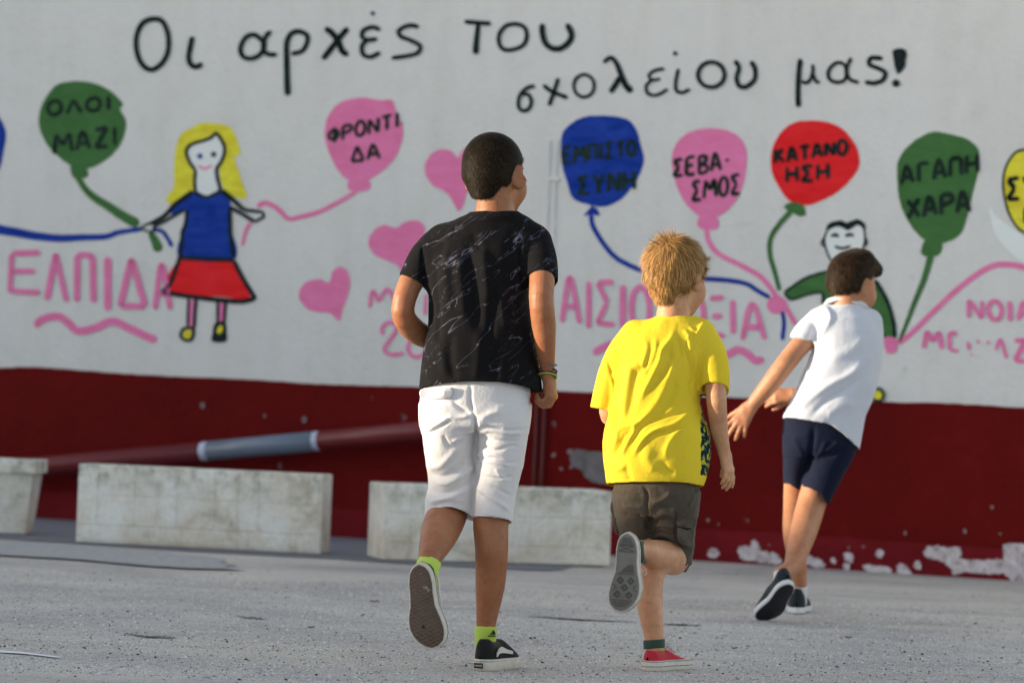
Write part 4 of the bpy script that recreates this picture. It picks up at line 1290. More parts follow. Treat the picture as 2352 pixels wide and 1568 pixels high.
def hair_shell(vol, C, M, S, t, nape=-.075, side=.012, lift=0.0, front=1.0, sd=1.0):
    g = lambda x, y, z: C + M @ (np.array([x, y, z]) * S)
    c0 = g(0, .028, -.012); r = np.array((.0735 + t, .080 + t + lift, .090 + t)) * S
    vol.ell(c0, M, r)
    # the back of the head down to the nape
    vol.cone(g(-.020, -.012, -.048), g(-.013, -.066, -.048), (.040 + t * .6) * S, (.020 + t * .6) * S, 0.02)
    vol.cone(g(.020, -.012, -.048), g(.013, -.066, -.048), (.040 + t * .6) * S, (.020 + t * .6) * S, 0.02)
    vol.cone(g(0, -.012, -.056), g(0, -.078, -.056), (.042 + t * .6) * S, (.020 + t * .6) * S, 0.02)
    vol.cone(g(-.042, .004, -.012), g(-.050, -.022, -.026), (.028 + t * .8) * S * sd, (.017 + t * .8) * S * sd, 0.012)
    vol.cone(g(.042, .004, -.012), g(.050, -.022, -.026), (.028 + t * .8) * S * sd, (.017 + t * .8) * S * sd, 0.012)
    def cut(X, Y, Z):
        x, y, z = X - C[0], Y - C[1], Z - C[2]
        ly = (x * M[0, 1] + y * M[1, 1] + z * M[2, 1]) / S; lz = (x * M[0, 2] + y * M[1, 2] + z * M[2, 2]) / S; lx = (x * M[0, 0] + y * M[1, 0] + z * M[2, 0]) / S
        zl = np.interp(ly.ravel(), [-.09, -.055, -.03, -.012, .004, .03, .05, .065, .12], [-.044, -.036, -.030, side - .026, side - .004, side + .016, .056, .082 * front, .082 * front]).reshape(ly.shape)
        d = np.maximum((lz - zl) * S * 0.8, (nape + 0.0 + 2.5 * lx * lx - ly) * S)
        return -d
    m = 0.16 * S
    vol.op(cut, C - m, C + m, 0.004, 'sub')

def hand(vol, W, d, n, side, S=1.0, curl=(0.5, 0.55, 0.6, 0.65), spread=0.06, thumb=0.5, bend=0.0, tcurl=0.5):
    """W wrist, d along the hand, n out of the palm, side: +1 if the thumb lies towards cross(n,d)"""
    d = np.array(d, float); d /= np.linalg.norm(d)
    n = np.array(n, float); n -= d * (n @ d); n /= np.linalg.norm(n)
    x = np.cross(n, d) * side           # towards the thumb
    L = 0.066 * S
    offs = (0.024, 0.0085, -0.007, -0.0215)
    ln = ((.033, .020, .016), (.037, .023, .017), (.034, .021, .016), (.026, .016, .014))
    rr = (.0078, .0082, .0078, .0068)
    K_ = []
    for i in range(4):
        kn = W + d * (L * (1.0, 1.04, 0.99, 0.90)[i]) + x * offs[i] * S + n * (0.0 - 0.002 * (i == 1)) * S
        K_.append(kn)
        vol.cone(W + x * offs[i] * 0.55 * S + d * 0.004, kn, 0.0135 * S, 0.0098 * S, 0.010)
    vol.cone(W + d * 0.02 * S + x * 0.012 * S + n * 0.004 * S, W + d * 0.045 * S - x * 0.008 * S + n * 0.003 * S, 0.015 * S, 0.014 * S, 0.012)
    for i in range(4):
        dd = d + x * spread * (1.5 - i); dd /= np.linalg.norm(dd)
        p = K_[i]; a = 0
        prev_r = rr[i] * 1.12
        for j in range(3):
            a += curl[i] * (0.9, 1.1, 0.8)[j]
            e = dd * math.cos(a) + n * math.sin(a)
            r1 = rr[i] * (1.0, 0.93, 0.80)[j]
            q2 = p + e * ln[i][j] * S
            vol.cone(p, q2, prev_r * S, r1 * S, 0.0035 if j else 0.006)
            p = q2; prev_r = r1
    # thumb leaves the side of the palm near its base
    t0 = W + d * 0.014 * S + x * 0.016 * S + n * 0.004 * S
    td = d * 0.70 + x * 0.55 * thumb + n * 0.45; td /= np.linalg.norm(td)
    t1 = t0 + td * 0.036 * S
    td2 = td * math.cos(tcurl * 0.5) + (d * 0.6 - x * 0.3 + n * 0.3) * math.sin(tcurl * 0.5); td2 /= np.linalg.norm(td2)
    t2 = t1 + td2 * 0.028 * S
    td3 = td2 * 0.8 + (d * 0.7 - x * 0.4 + n * 0.25) * 0.5 * tcurl; td3 /= np.linalg.norm(td3)
    t3 = t2 + td3 * 0.020 * S
    vol.cone(t0, t1, 0.0145 * S, 0.0105 * S, 0.010)
    vol.cone(t1, t2, 0.0100 * S, 0.0088 * S, 0.003)
    vol.cone(t2, t3, 0.0088 * S, 0.0074 * S, 0.003)

def sole_outline(L, Wb, foot, grow=0.0, n=44):
    """closed outline (side, along), heel at 0, toe at L; foot +1: inner edge on the -side"""
    T = [0, .03, .10, .22, .36, .50, .62, .74, .85, .93, .98, 1.0]
    I = [0, .16, .28, .325, .315, .33, .42, .49, .48, .37, .20, 0]     # inner half width / Wb
    O = [0, .17, .30, .36, .37, .41, .49, .51, .44, .31, .15, 0]
    C_ = [0, 0, 0, 0, 0, 0, 0, -.005, -.02, -.05, -.07, -.08]
    pts = []
    for i in range(n):
        a = 2 * math.pi * i / n
        t = 0.5 - 0.5 * math.cos(a)
        wI = np.interp(t, T, I); wO = np.interp(t, T, O); c = np.interp(t, T, C_)
        if a <= math.pi: x = foot * ((c + wO) * Wb + grow * math.sin(a))
        else: x = foot * ((c - wI) * Wb + grow * math.sin(a))
        pts.append((x, t * L + grow * (-math.cos(a)) ))
    return pts

def loft(name, rings, mat, parent, close_top=True, smooth=True):
    v, f = [], []
    n = len(rings[0])
    for r in rings: v += list(r)
    for i in range(len(rings) - 1):
        for k in range(n):
            f.append((i * n + k, i * n + (k + 1) % n, (i + 1) * n + (k + 1) % n, (i + 1) * n + k))
    f.append(tuple(range(n))[::-1]); f.append(tuple(range((len(rings) - 1) * n, len(rings) * n)))
    bm = bmesh.new()
    vs = [bm.verts.new(p) for p in v]
    for q in f: bm.faces.new([vs[i] for i in q])
    bmesh.ops.recalc_face_normals(bm, faces=bm.faces)
    for e in bm.edges:
        if len(e.link_faces) == 2 and e.calc_face_angle(0) > 0.7: e.smooth = False
    for f_ in bm.faces: f_.smooth = smooth
    me = bpy.data.meshes.new(name); bm.to_mesh(me); bm.free()
    return link_mesh(name, me, mat, parent)

def shoe(person, H, toe, up, L, Wb, foot, mats, sole_h=0.022, heel_h=0.062, style='plain', open_end=0.47, bendtoe=0.0, label=None):
    """H: heel point of the sole underside, figure space. mats: upper, band, tread, lace, accent"""
    M = frame(toe, up)          # side, up, forward
    def tw(x, y, z):            # local side, along, height -> world; the ball of the foot can bend
        if bendtoe and y > 0.66 * L:
            a = bendtoe * (y / L - 0.66) / 0.34
            yb = y - 0.66 * L
            y2 = 0.66 * L + yb * math.cos(a) - z * math.sin(a) * 0.2; z2 = z + yb * math.sin(a) * 0.6
            y, z = y2, z2
        return Vector(to_world((H + M @ np.array([x, z, y]))[None])[0])
    def ring(grow, z):
        return [tw(x, y, z) for x, y in sole_outline(L, Wb, foot, grow)]
    # upper by field in local space
    h = 0.0028
    vol = Vol((-Wb * .75, -0.03, 0.0), (Wb * .75, 0.13, L + .03), h)   # axes: side, height, along
    tt = [0, .05, .12, .25, .40, .50, .62, .75, .86, .95, 1.0]
    hh = [.035, heel_h, heel_h * 1.06, heel_h * .92, heel_h * .90, heel_h * .98, heel_h * .80, heel_h * .62, heel_h * .55, heel_h * .42, .012]
    ol = sole_outline(L, Wb, foot, 0.0, 80)
    n2 = 40
    ys = np.array([p[1] for p in ol[:n2 + 1]]); xa = np.array([p[0] for p in ol[:n2 + 1]])
    yi = np.array([p[1] for p in ol[n2:][::-1]]); xb = np.array([p[0] for p in ol[n2:][::-1]])
    def up_fn(X, Y, Z):
        z = Z.ravel()
        a = np.interp(z, ys, xa); b = np.interp(z, yi, xb)
        c = ((a + b) / 2).reshape(Z.shape); r = np.maximum(np.abs(a - b) / 2 - 0.0015, 0.004).reshape(Z.shape)
        top = np.interp(z / L, tt, hh).reshape(Z.shape)
        e = np.abs((X - c) / r) ** 2.6 + np.abs(np.maximum(Y, 0) / (top)) ** 4.0
        d = (e ** (1 / 2.8) - 1) * np.minimum(r, top)
        lo_ = -0.004 - z.reshape(Z.shape); hi_ = z.reshape(Z.shape) - L - 0.0
        return np.maximum(np.maximum(d, 0.004 - Y), np.maximum(lo_, hi_))
    vol.op(up_fn, vol.lo, vol.lo + vol.n * h)
    # ankle opening
    vol.chain([((0, heel_h * 1.25, L * .13), Wb * .20), ((0, heel_h * 1.15, L * open_end * .72), Wb * .22), ((0, heel_h * 1.42, L * open_end), Wb * .18)], 0.004, 1.0, 'sub')
    v, q = vol.mesh()
    v = relax(v, q, 2)
    out = np.array([tw(p[0], p[2], p[1]) for p in v])
    root = np_mesh('shoe', out, q[:, ::-1], True)
    o = link_mesh('shoe', root, mats[0], person)
    if label: o['label'] = label
    g1 = 0.0028
    loft('sole', [ring(g1 - 0.002, 0.0), ring(g1, 0.003), ring(g1 + .0004, sole_h * .5), ring(g1, sole_h - .002), ring(g1 - .0015, sole_h)], mats[1], o)
    loft('tread', [ring(-0.0035, -0.0030), ring(-0.0022, -0.0022), ring(-0.0022, 0.004)], mats[2], o)
    return o, tw

# hair --------------------------------------------------------------
def strands(v, q, n, length, flow, width, lift, curl, parent, mats, jitter=0.25, seed=3, segs=3, lenvar=0.4, keep=None, name='hair_strands'):
    """thin tapering blades growing from the hair surface; flow(p,nrm)->direction; returns object"""
    rng = np.random.default_rng(seed)
    nr = normals(v, q)
    c = v[q].mean(1); a = np.linalg.norm(np.cross(v[q[:, 2]] - v[q[:, 0]], v[q[:, 3]] - v[q[:, 1]]), axis=1)
    if keep is not None: a = a * keep(c)
    idx = rng.choice(len(q), n, p=a / a.sum())
    u = rng.random((n, 2))
    A, B, Cc, Dd = (v[q[idx, i]] for i in range(4))
    p = (A * (1 - u[:, :1]) + B * u[:, :1]) * (1 - u[:, 1:]) + (Dd * (1 - u[:, :1]) + Cc * u[:, :1]) * u[:, 1:]
    nn = nr[q[idx, 0]]
    fl = flow(p, nn)
    fl = fl - nn * np.sum(fl * nn, 1)[:, None]
    fl /= np.linalg.norm(fl, axis=1)[:, None] + 1e-9
    fl = fl + rng.normal(0, jitter, (n, 3))
    fl = fl - nn * np.sum(fl * nn, 1)[:, None]
    fl /= np.linalg.norm(fl, axis=1)[:, None] + 1e-9
    ln = length(p) * rng.uniform(1 - lenvar, 1 + lenvar, n) if callable(length) else length * rng.uniform(1 - lenvar, 1 + lenvar, n)
    lf = lift * rng.uniform(0.5, 1.6, n)
    side = np.cross(nn, fl); side /= np.linalg.norm(side, axis=1)[:, None] + 1e-9
    tone = rng.random(n)
    V, T = [], []
    p = p - nn * 0.001
    for s_ in range(segs + 1):
        t = s_ / segs
        ang = lf * (1 - curl * t)
        pos = p + (fl * np.cos(ang)[:, None] + nn * np.sin(ang)[:, None]) * (ln * t)[:, None] 
        w = width * (1 - t) ** 0.6 * 0.5 if s_ < segs else 0
        if s_ < segs:
            V.append(pos - side * w); V.append(pos + side * w)
        else: V.append(pos)
    k = 2 * segs + 1
    VV = np.stack(V, 1).reshape(-1, 3)
    base = np.arange(n)[:, None] * k
    F = []
    for s_ in range(segs - 1):
        F.append(np.concatenate([base + 2 * s_, base + 2 * s_ + 1, base + 2 * s_ + 3], 1))
        F.append(np.concatenate([base + 2 * s_, base + 2 * s_ + 3, base + 2 * s_ + 2], 1))
    F.append(np.concatenate([base + 2 * segs - 2, base + 2 * segs - 1, base + 2 * segs], 1))
    F = np.concatenate(F)
    me = np_mesh(name, to_world(VV), F, True)
    a = me.attributes.new('tone', 'FLOAT', 'POINT')
    a.data.foreach_set('value', np.repeat(tone, k).astype(np.float32))
    o = link_mesh(name, me, mats, parent)
    return o

def hair_mat(name, dark, mid, light, rough=0.45, shell=False):
    m, nt, b = new_mat(name)
    if shell:
        p = geo_pos(nt)
        n = noise(nt, 180, 3, 0.7, vec=p); src = n.outputs[0]
        r = ramp(nt, src, [(0.3, dark), (0.7, mid)])
        bump(nt, b, src, 0.3, 0.001)
    else:
        at = N(nt, 'ShaderNodeAttribute', attribute_name='tone')
        r = ramp(nt, at.outputs['Fac'], [(0.0, dark), (0.5, mid), (1.0, light)])
    nt.links.new(r.outputs[0], b.inputs['Base Color'])
    b.inputs['Roughness'].default_value = rough
    b.inputs['Specular IOR Level'].default_value = 0.14
    return m

def skin_mat(name, col, red=0.06):
    m, nt, b = new_mat(name)
    p = geo_pos(nt)
    n = noise(nt, 14, 4, 0.6, vec=p)
    lo = (col[0] * 0.86, col[1] * 0.76, col[2] * 0.72); hi = (min(1, col[0] * 1.08), col[1] * 1.10, col[2] * 1.10)
    r = ramp(nt, n.outputs[0], [(0.32, lo), (0.68, hi)])
    f = noise(nt, 70, 5, 0.7, vec=p)
    fr = ramp(nt, f.outputs[0], [(0.28, (0.80, 0.74, 0.70)), (0.45, (1, 1, 1)), (0.7, (1.06, 1.07, 1.08))])
    cc = mix(nt, 1.0, r.outputs[0], fr.outputs[0], 'MULTIPLY')
    nt.links.new(cc, b.inputs['Base Color'])
    b.inputs['Roughness'].default_value = 0.46
    b.inputs['Specular IOR Level'].default_value = 0.4
    b.inputs['Subsurface Weight'].default_value = 0.22
    b.inputs['Subsurface Radius'].default_value = (0.012, 0.005, 0.003)
    b.inputs['Subsurface Scale'].default_value = 1.0
    n2 = noise(nt, 120, 6, 0.7, vec=p)
    bump(nt, b, n2.outputs[0], 0.5, 0.0025)
    return m

def cloth_mat(name, col, rough=0.85, var=0.06, weave=0.0008, sheen=0.15, trans=0.0):
    m, nt, b = new_mat(name)
    p = geo_pos(nt)
    n = noise(nt, 9, 4, 0.6, vec=p)
    lo = tuple(c * (1 - var) for c in col); hi = tuple(min(0.9, c * (1 + var)) for c in col)
    r = ramp(nt, n.outputs[0], [(0.3, lo), (0.7, hi)])
    nt.links.new(r.outputs[0], b.inputs['Base Color'])
    b.inputs['Roughness'].default_value = rough
    b.inputs['Specular IOR Level'].default_value = 0.25
    b.inputs['Sheen Weight'].default_value = sheen
    n2 = noise(nt, 55, 5, 0.65, vec=p)
    bump(nt, b, n2.outputs[0], 0.6, weave * 4)
    return m, nt, b

# ------------------------------------------------------------------ people
def depth_of(px, py):
    return (on_ground(px, py) - CAM).dot(FW)

class Figure:
    def __init__(self, D, base_px, label, name='person'):
        self.D = D
        g_ = on_ground(*base_px)
        self.root = empty(name, g_)
        tag(self.root, label, 'person', 'boys running towards the painted wall')
    def c(self, px, py, w=0.0): return fig(px, py, self.D, w)
    def m(self, px, w=0.0): return px * (self.D + w) / FPX
    def lv(self, y, xl, xr, w, rz):
        z = self.D + w
        return (-(y - H0 / 2) / FPX * z, ((xl + xr) / 2 - W0 / 2) / FPX * z, z, (xr - xl) / 2 / FPX * z, rz)
    def L(self, rows): return [self.lv(*r) for r in rows]
    def C(self, rows): return [(self.c(*r[:3]), r[3]) for r in rows]
    def vol(self, x0, x1, y0, y1, w0, w1, h):
        a = self.c(x0, y1, 0); b = self.c(x1, y0, 0)
        return Vol((a[0], a[1], self.D + w0), (b[0], b[1], self.D + w1), h)
    def cut_below(self, vol, line, tilt=0.0, xr=None, smooth=0.0):
        """removes what hangs below a hem line given in px; tilt: px the hem drops per metre away"""
        lx = [p[0] for p in line]; ly = [p[1] for p in line]
        sl = smooth_pts(line, False, 4); lx = [p[0] for p in sl]; ly = [p[1] for p in sl]
        x0, x1 = xr or (min(lx) - 60, max(lx) + 60)
        a = self.c(x0, max(ly) + 400, 0); b = self.c(x1, min(ly) - 12 - abs(tilt) * 0.2, 0)
        D = self.D
        def fn(X, Y, Z):
            px = X / Z * FPX + W0 / 2
            hy = np.interp(px.ravel(), lx, ly).reshape(px.shape) + tilt * (Z - D)
            return Y + (hy - H0 / 2) / FPX * Z
        vol.op(fn, (a[0], vol.lo[1], vol.lo[2]), (b[0], b[1], vol.lo[2] + vol.n[2] * vol.h), 0.0, 'sub')

def finish(F, name, vol, mat, fold=(), noise_=(), it=2, label=None, attr=None):
    v, q = vol.mesh()
    v = relax(v, q, it)
    if fold or noise_:
        v = folds(v, q, fold, it_noise=noise_)
        v = relax(v, q, 1, 0.35)
    me = np_mesh(name, to_world(v), q, True)
    if attr: add_attr(me, attr[0], attr[1](v))
    o = link_mesh(name, me, mat, F.root)
    if label: o['label'] = label
    return o, v, q

def band_torus(F, name, c, n, R_, r, mat, sq=(1, 1), u0=None, beads=0):
    n = np.array(n, float); n /= np.linalg.norm(n)
    a = np.cross(n, (0, 0, 1.0)); a /= np.linalg.norm(a); b_ = np.cross(n, a)
    V, Fc = [], []
    S_, T_ = 40, 8
    for i in range(S_):
        t = 2 * math.pi * i / S_
        e = a * math.cos(t) * sq[0] + b_ * math.sin(t) * sq[1]
        rr_ = r * (1 + (0.28 * (i % 2) if beads else 0))
        for k in range(T_):
            s_ = 2 * math.pi * k / T_
            V.append(c + e * R_ + (e * math.cos(s_) + n * math.sin(s_)) * rr_)
    for i in range(S_):
        for k in range(T_):
            Fc.append((i * T_ + k, ((i + 1) % S_) * T_ + k, ((i + 1) % S_) * T_ + (k + 1) % T_, i * T_ + (k + 1) % T_))
    me = np_mesh(name, to_world(np.array(V)), Fc, True)
    return link_mesh(name, me, mat, F.root)

def eyes(F, C, M, S):
    for sx in (-1, 1):
        ev = Vol(C - 0.2, C - 0.19, 0.01)
        c = C + M @ (np.array([sx * .029, .003, .0775]) * S)
        V, Fc = [], []
        for i in range(7):
            th = math.pi * i / 6
            for k in range(12):
                ph = 2 * math.pi * k / 12
                V.append(c + M @ np.array([math.sin(th) * math.cos(ph), math.sin(th) * math.sin(ph), math.cos(th)]) * 0.0105 * S)
        for i in range(6):
            for k in range(12):
                Fc.append((i * 12 + k, (i + 1) * 12 + k, (i + 1) * 12 + (k + 1) % 12, i * 12 + (k + 1) % 12))
        me = np_mesh('eye', to_world(np.array(V)), Fc, True)
        o = link_mesh('eye', me, [M_eye, M_iris], F.root)
        mi = np.zeros(len(me.polygons), np.int32); mi[:12] = 1
        if len(me.polygons) == 72: me.polygons.foreach_set('material_index', mi)

M_eye = simple('eye_white', (0.7, 0.7, 0.7), 0.2)
M_iris = simple('iris_brown', (0.05, 0.03, 0.02), 0.2)
M_rub = simple('rubber_cream', (0.62, 0.57, 0.50), 0.6, 0.10, 60)
M_rubw = simple('rubber_white', (0.70, 0.70, 0.72), 0.5, 0.05, 60)
M_lace = simple('lace_white', (0.66, 0.56, 0.54), 0.8, 0.08, 90)

def yaw_pitch_roll(yaw, pitch=0.0, roll=0.0):
    """facing away from the camera, yaw towards the right of the picture, pitch nods down, roll leans right"""
    f = np.array([math.sin(yaw) * math.cos(pitch), -math.sin(pitch), math.cos(yaw) * math.cos(pitch)])
    u = np.array([math.sin(roll), math.cos(roll), 0.0])
    return frame(f, u)

# ================================================================== boy in black
A = Figure(depth_of(1120, 1539), (1120, 1539), 'tallest boy in black marbled T-shirt and white knee-length shorts, one foot kicked up')
SK_A = skin_mat('tanned_skin', (0.37, 0.15, 0.070))
vo = A.vol(885, 1305, 298, 1530, -0.34, 0.30, 0.0034)
MA = yaw_pitch_roll(0.56, 0.05, 0.0)
CA = A.c(1136, 400, 0.02)
# trunk inside the clothes
vo.stack(A.L([(498, 1098, 1178, .02, .045), (530, 1050, 1215, .02, .045), (590, 1015, 1208, .01, .06), (700, 1015, 1200, .01, .08), (800, 1010, 1205, 0, .08), (900, 1000, 1205, 0, .09), (960, 1000, 1200, 0, .085)]), 0.0)
head(vo, CA, MA, 0.95)
vo.chain(A.C([(1136, 418, .0, .050), (1136, 465, .0, .0465), (1136, 505, .012, .052)]), 0.02)
vo.chain(A.C([(1030, 572, .03, .034), (955, 630, .004, .0325), (925, 712, -.03, .0295), (953, 760, .03, .0315), (1005, 782, .11, .027), (1040, 788, .17, .019)]), 0.015)
vo.chain(A.C([(1212, 572, 0, .036), (1243, 628, -.060, .0335), (1243, 684, -.105, .0315), (1249, 745, -.090, .0315), (1254, 805, -.060, .0245), (1258, 858, -.025, .0180)]), 0.012)
hand(vo, A.c(1042, 788, .175), (0.8, 0.25, 0.3), (0.2, 0.1, -1.0), 1, 0.86, (0.9, 1.0, 1.0, 1.0))
hand(vo, A.c(1259, 862, -.023), (0.16, -1.0, 0.05), (-0.85, -0.05, 0.35), 1, 0.86, (0.75, 1.05, 1.1, 1.1), 0.04, 0.25, tcurl=0.3)
# legs
vo.chain(A.C([(1145, 930, 0, .055), (1145, 1060, .01, .050), (1128, 1185, .02, .047), (1129, 1262, .010, .0432), (1126, 1345, .028, .0385), (1117, 1428, .046, .0262), (1114, 1490, .046, .0240)]), 0.02)
vo.chain(A.C([(1038, 930, 0, .055), (1032, 1060, .04, .048), (1032, 1158, .085, .052), (1013, 1215, -.02, .0505), (994, 1262, -.12, .0365), (984, 1290, -.175, .0265), (980, 1330, -.20, .024)]), 0.02)
obj_a, va, qa = finish(A, 'body', vo, SK_A)
eyes(A, CA, MA, 0.95)
# hair: cropped, standing on end
vh = A.vol(1040, 1230, 290, 500, -0.14, 0.18, 0.0028)
hair_shell(vh, CA, MA, 0.95, 0.0045, -.070, .010, 0.0, 1.0, 0.9)
MH = hair_mat('black_hair_shell', (0.004, 0.003, 0.002), (0.010, 0.008, 0.006), None, 0.6, True)
MHs = hair_mat('black_hair', (0.004, 0.003, 0.002), (0.010, 0.007, 0.004), (0.075, 0.045, 0.020), 0.55)
oh, vha, qha = finish(A, 'hair', vh, MH, it=1)
crown = CA + MA @ (np.array([-.012, .085, -.055]))
def flow_from(cr, down=0.5):
    def f(p, n_):
        d = p - cr; d /= np.linalg.norm(d, axis=1)[:, None] + 1e-6
        d[:, 1] -= down
        return d
    return f
hs = strands(vha, qha, 46000, 0.0095, flow_from(crown, 0.5), 0.0009, 0.42, 0.5, oh, MHs, 0.14, 5, 2)

# soft edge of the haircut: stubble on the skin just outside the hair
def stubble(body_v, body_q, C, M, S, parent, mat, n, nape, ln, seed, w=0.0011):
    def keep(c):
        d = (c - C) @ M / S
        x, y, z = d[:, 0], d[:, 1], d[:, 2]
        near = np.linalg.norm(d - np.array([0, .0, -.01]), axis=1) < .125
        back = (z < np.interp(y, [-.1, -.05, -.02, .02, .07], [-.012, -.010, -.004, .022, .09])) & (y > nape) & near & (np.abs(x) < .078)
        return back.astype(float)
    return strands(body_v, body_q, n, ln, lambda p, n_: np.tile(np.array([0, -1.0, 0]), (len(p), 1)), w, 0.3, 0.5, parent, mat, 0.3, seed, 2, keep=keep)
stubble(va, qa, CA, MA, 0.95, oh, MHs, 5200, -.083, 0.0055, 21)

# T-shirt
def marble_mat():
    m, nt, b = new_mat('black_marbled_cotton')
    p = geo_pos(nt)
    m0 = N(nt, 'ShaderNodeMapping'); m0.inputs['Rotation'].default_value = (0, math.radians(42), 0)
    mp = N(nt, 'ShaderNodeMapping'); mp.inputs['Scale'].default_value = (1.0, 1.5, 5.5)
    nt.links.new(p, m0.inputs['Vector']); nt.links.new(m0.outputs[0], mp.inputs['Vector'])
    col = None
    def vein(scale, eps, seed, thr, dist=0.8):
        off = N(nt, 'ShaderNodeVectorMath', operation='ADD'); off.inputs[1].default_value = (seed, seed * 1.7, seed * .3)
        nt.links.new(mp.outputs[0], off.inputs[0])
        n = noise(nt, scale, 3, 0.55, dist, vec=off.outputs[0])
        s_ = N(nt, 'ShaderNodeMath', operation='SUBTRACT'); s_.inputs[1].default_value = 0.5; nt.links.new(n.outputs[0], s_.inputs[0])
        a_ = N(nt, 'ShaderNodeMath', operation='ABSOLUTE'); nt.links.new(s_.outputs[0], a_.inputs[0])
        r_ = ramp(nt, a_.outputs[0], [(0.0, 1.0), (eps * 0.5, 0.8), (eps, 0.0)])
        g_ = noise(nt, 5.0, 3, 0.6, vec=off.outputs[0])
        rg = ramp(nt, g_.outputs[0], [(thr, 0.0), (thr + 0.08, 1.0)])
        return mix(nt, 1.0, r_.outputs[0], rg.outputs[0], 'MULTIPLY')
    v1 = vein(3.4, 0.0065, 0.0, 0.47, 0.3)
    v2 = vein(6.0, 0.0065, 3.1, 0.52, 0.3)
    v3 = vein(11, 0.014, 7.7, 0.55, 0.8)
    t = mix(nt, 1.0, v1, v2, 'LIGHTEN'); t = mix(nt, 1.0, t, mix(nt, 0.45, (0, 0, 0), v3), 'LIGHTEN')
    sp = noise(nt, 220, 2, 0.5, vec=p); rs = ramp(nt, sp.outputs[0], [(0.70, 0.0), (0.75, 0.35)])
    t = mix(nt, 1.0, t, rs.outputs[0], 'LIGHTEN')
    c = mix(nt, t, (0.0070, 0.0064, 0.0072), (0.115, 0.115, 0.16))
    nt.links.new(c, b.inputs['Base Color'])
    b.inputs['Roughness'].default_value = 0.9; b.inputs['Specular IOR Level'].default_value = 0.15
    pass
    return m
M_sh = marble_mat()
h = 0.003
vs = A.vol(905, 1300, 470, 915, -0.17, 0.19, h)
rowsA = [(486, 1078, 1190, .015, .058), (500, 1052, 1216, .018, .066), (520, 1014, 1240, .02, .074), (548, 990, 1256, .02, .086), (600, 980, 1240, .012, .100), (650, 978, 1217, .01, .107), (700, 983, 1217, .005, .108), (760, 981, 1227, 0, .108), (830, 970, 1236, 0, .112), (905, 963, 1246, 0, .116)]
vs.stack(A.L(rowsA), 0.0, 2.4)
def plane(a, b_, c_, inside):
    n = np.cross(b_ - a, c_ - a); n /= np.linalg.norm(n)
    if (inside - a) @ n > 0: n = -n
    return (n, a)
clL = plane(A.c(925, 634, 0), A.c(982, 660, 0), A.c(950, 640, -.05), A.c(975, 560, 0))
clR = plane(A.c(1208, 648, -.055), A.c(1278, 650, -.055), A.c(1242, 614, -.107), A.c(1240, 560, 0))
slL = [(1018, 556, .02, .046), (980, 590, .01, .045), (950, 650, 0, .044), (925, 700, 0, .044)]
slR = [(1226, 558, .01, .047), (1240, 600, -.035, .045), (1243, 650, -.065, .0420), (1243, 700, -.085, .0420)]
vs.chain(A.C(slL), 0.018, clip=clL); vs.chain(A.C(slR), 0.014, clip=clR)
vs.chain(A.C([(942, 674, .0, .036), (935, 688, 0, .0370), (922, 712, 0, .038)]), 0, mode='sub')
vs.chain(A.C([(1243, 640, -.060, .036), (1243, 665, -.072, .0362), (1243, 700, -.085, .0362)]), 0, mode='sub')
A.cut_below(vs, [(940, 892), (966, 893), (1020, 887), (1100, 882), (1180, 888), (1220, 897), (1262, 900)], 60)
vs.stack(A.L([(840, 971, 1236, 0, .110), (905, 965, 1246, 0, .115), (960, 965, 1246, 0, .115)]), 0, 2.4, 'sub', -0.0065)
# neck opening
vs.chain(A.C([(1138, 455, .012, .0485), (1137, 485, .012, .0470)]), 0.004, mode='sub')
q2 = lambda pts: [S2(*p) for p in pts]
foldA = [(q2([(445, 60), (425, 300), (470, 520), (500, 680), (470, 1000)]), 7, -6),
 (q2([(570, 100), (540, 400), (570, 700), (560, 1100)]), 8, -6), (q2([(640, 50), (640, 350), (680, 700)]), 11, 5),
 (q2([(880, -60), (890, 200), (930, 500), (960, 800), (1000, 950)]), 13, -8), (q2([(760, 100), (800, 500), (820, 800)]), 12, 5.5),
 (q2([(1010, 50), (1040, 400), (1060, 650)]), 11, 6), (q2([(1120, 500), (1100, 800), (1050, 1100)]), 11, -6),
 (q2([(1190, 400), (1200, 700), (1240, 900)]), 8, 5), (q2([(1290, -80), (1290, 300), (1330, 700), (1360, 1000)]), 11, -7),
 (q2([(1255, 150), (1280, 500), (1330, 900)]), 6, 4.5), (q2([(500, 900), (600, 1100), (640, 1350)]), 10, 4),
 (q2([(700, 900), (690, 1150), (740, 1400)]), 10, -5), (q2([(980, 850), (960, 1150), (930, 1400)]), 12, 4), (q2([(1180, 950), (1120, 1200), (1130, 1420)]), 12, -4),
 (q2([(1385, -60), (1370, 150), (1385, 350), (1430, 520)]), 3.2, -5), (q2([(415, 20), (412, 200), (440, 420)]), 3.2, -5),
 ([S1(480, 1120), S1(900, 980), S1(1300, 940)], 9, 2.5), ([S1(900, 1100), S1(1000, 1300)], 9, -4), ([S1(620, 1150), S1(600, 1400)], 9, -4), ([S1(1320, 1080), S1(1250, 1300), S1(1270, 1560)], 8, -4),
 ([S1(1480, 1050), S1(1420, 1180), S1(1400, 1400)], 5, 3)]
finish(A, 'tshirt', vs, M_sh, foldA, [(.09, 2.2, 3, (1.4, .5, 1)), (.035, 0.9, 9, (1.2, .6, 1))], 2)

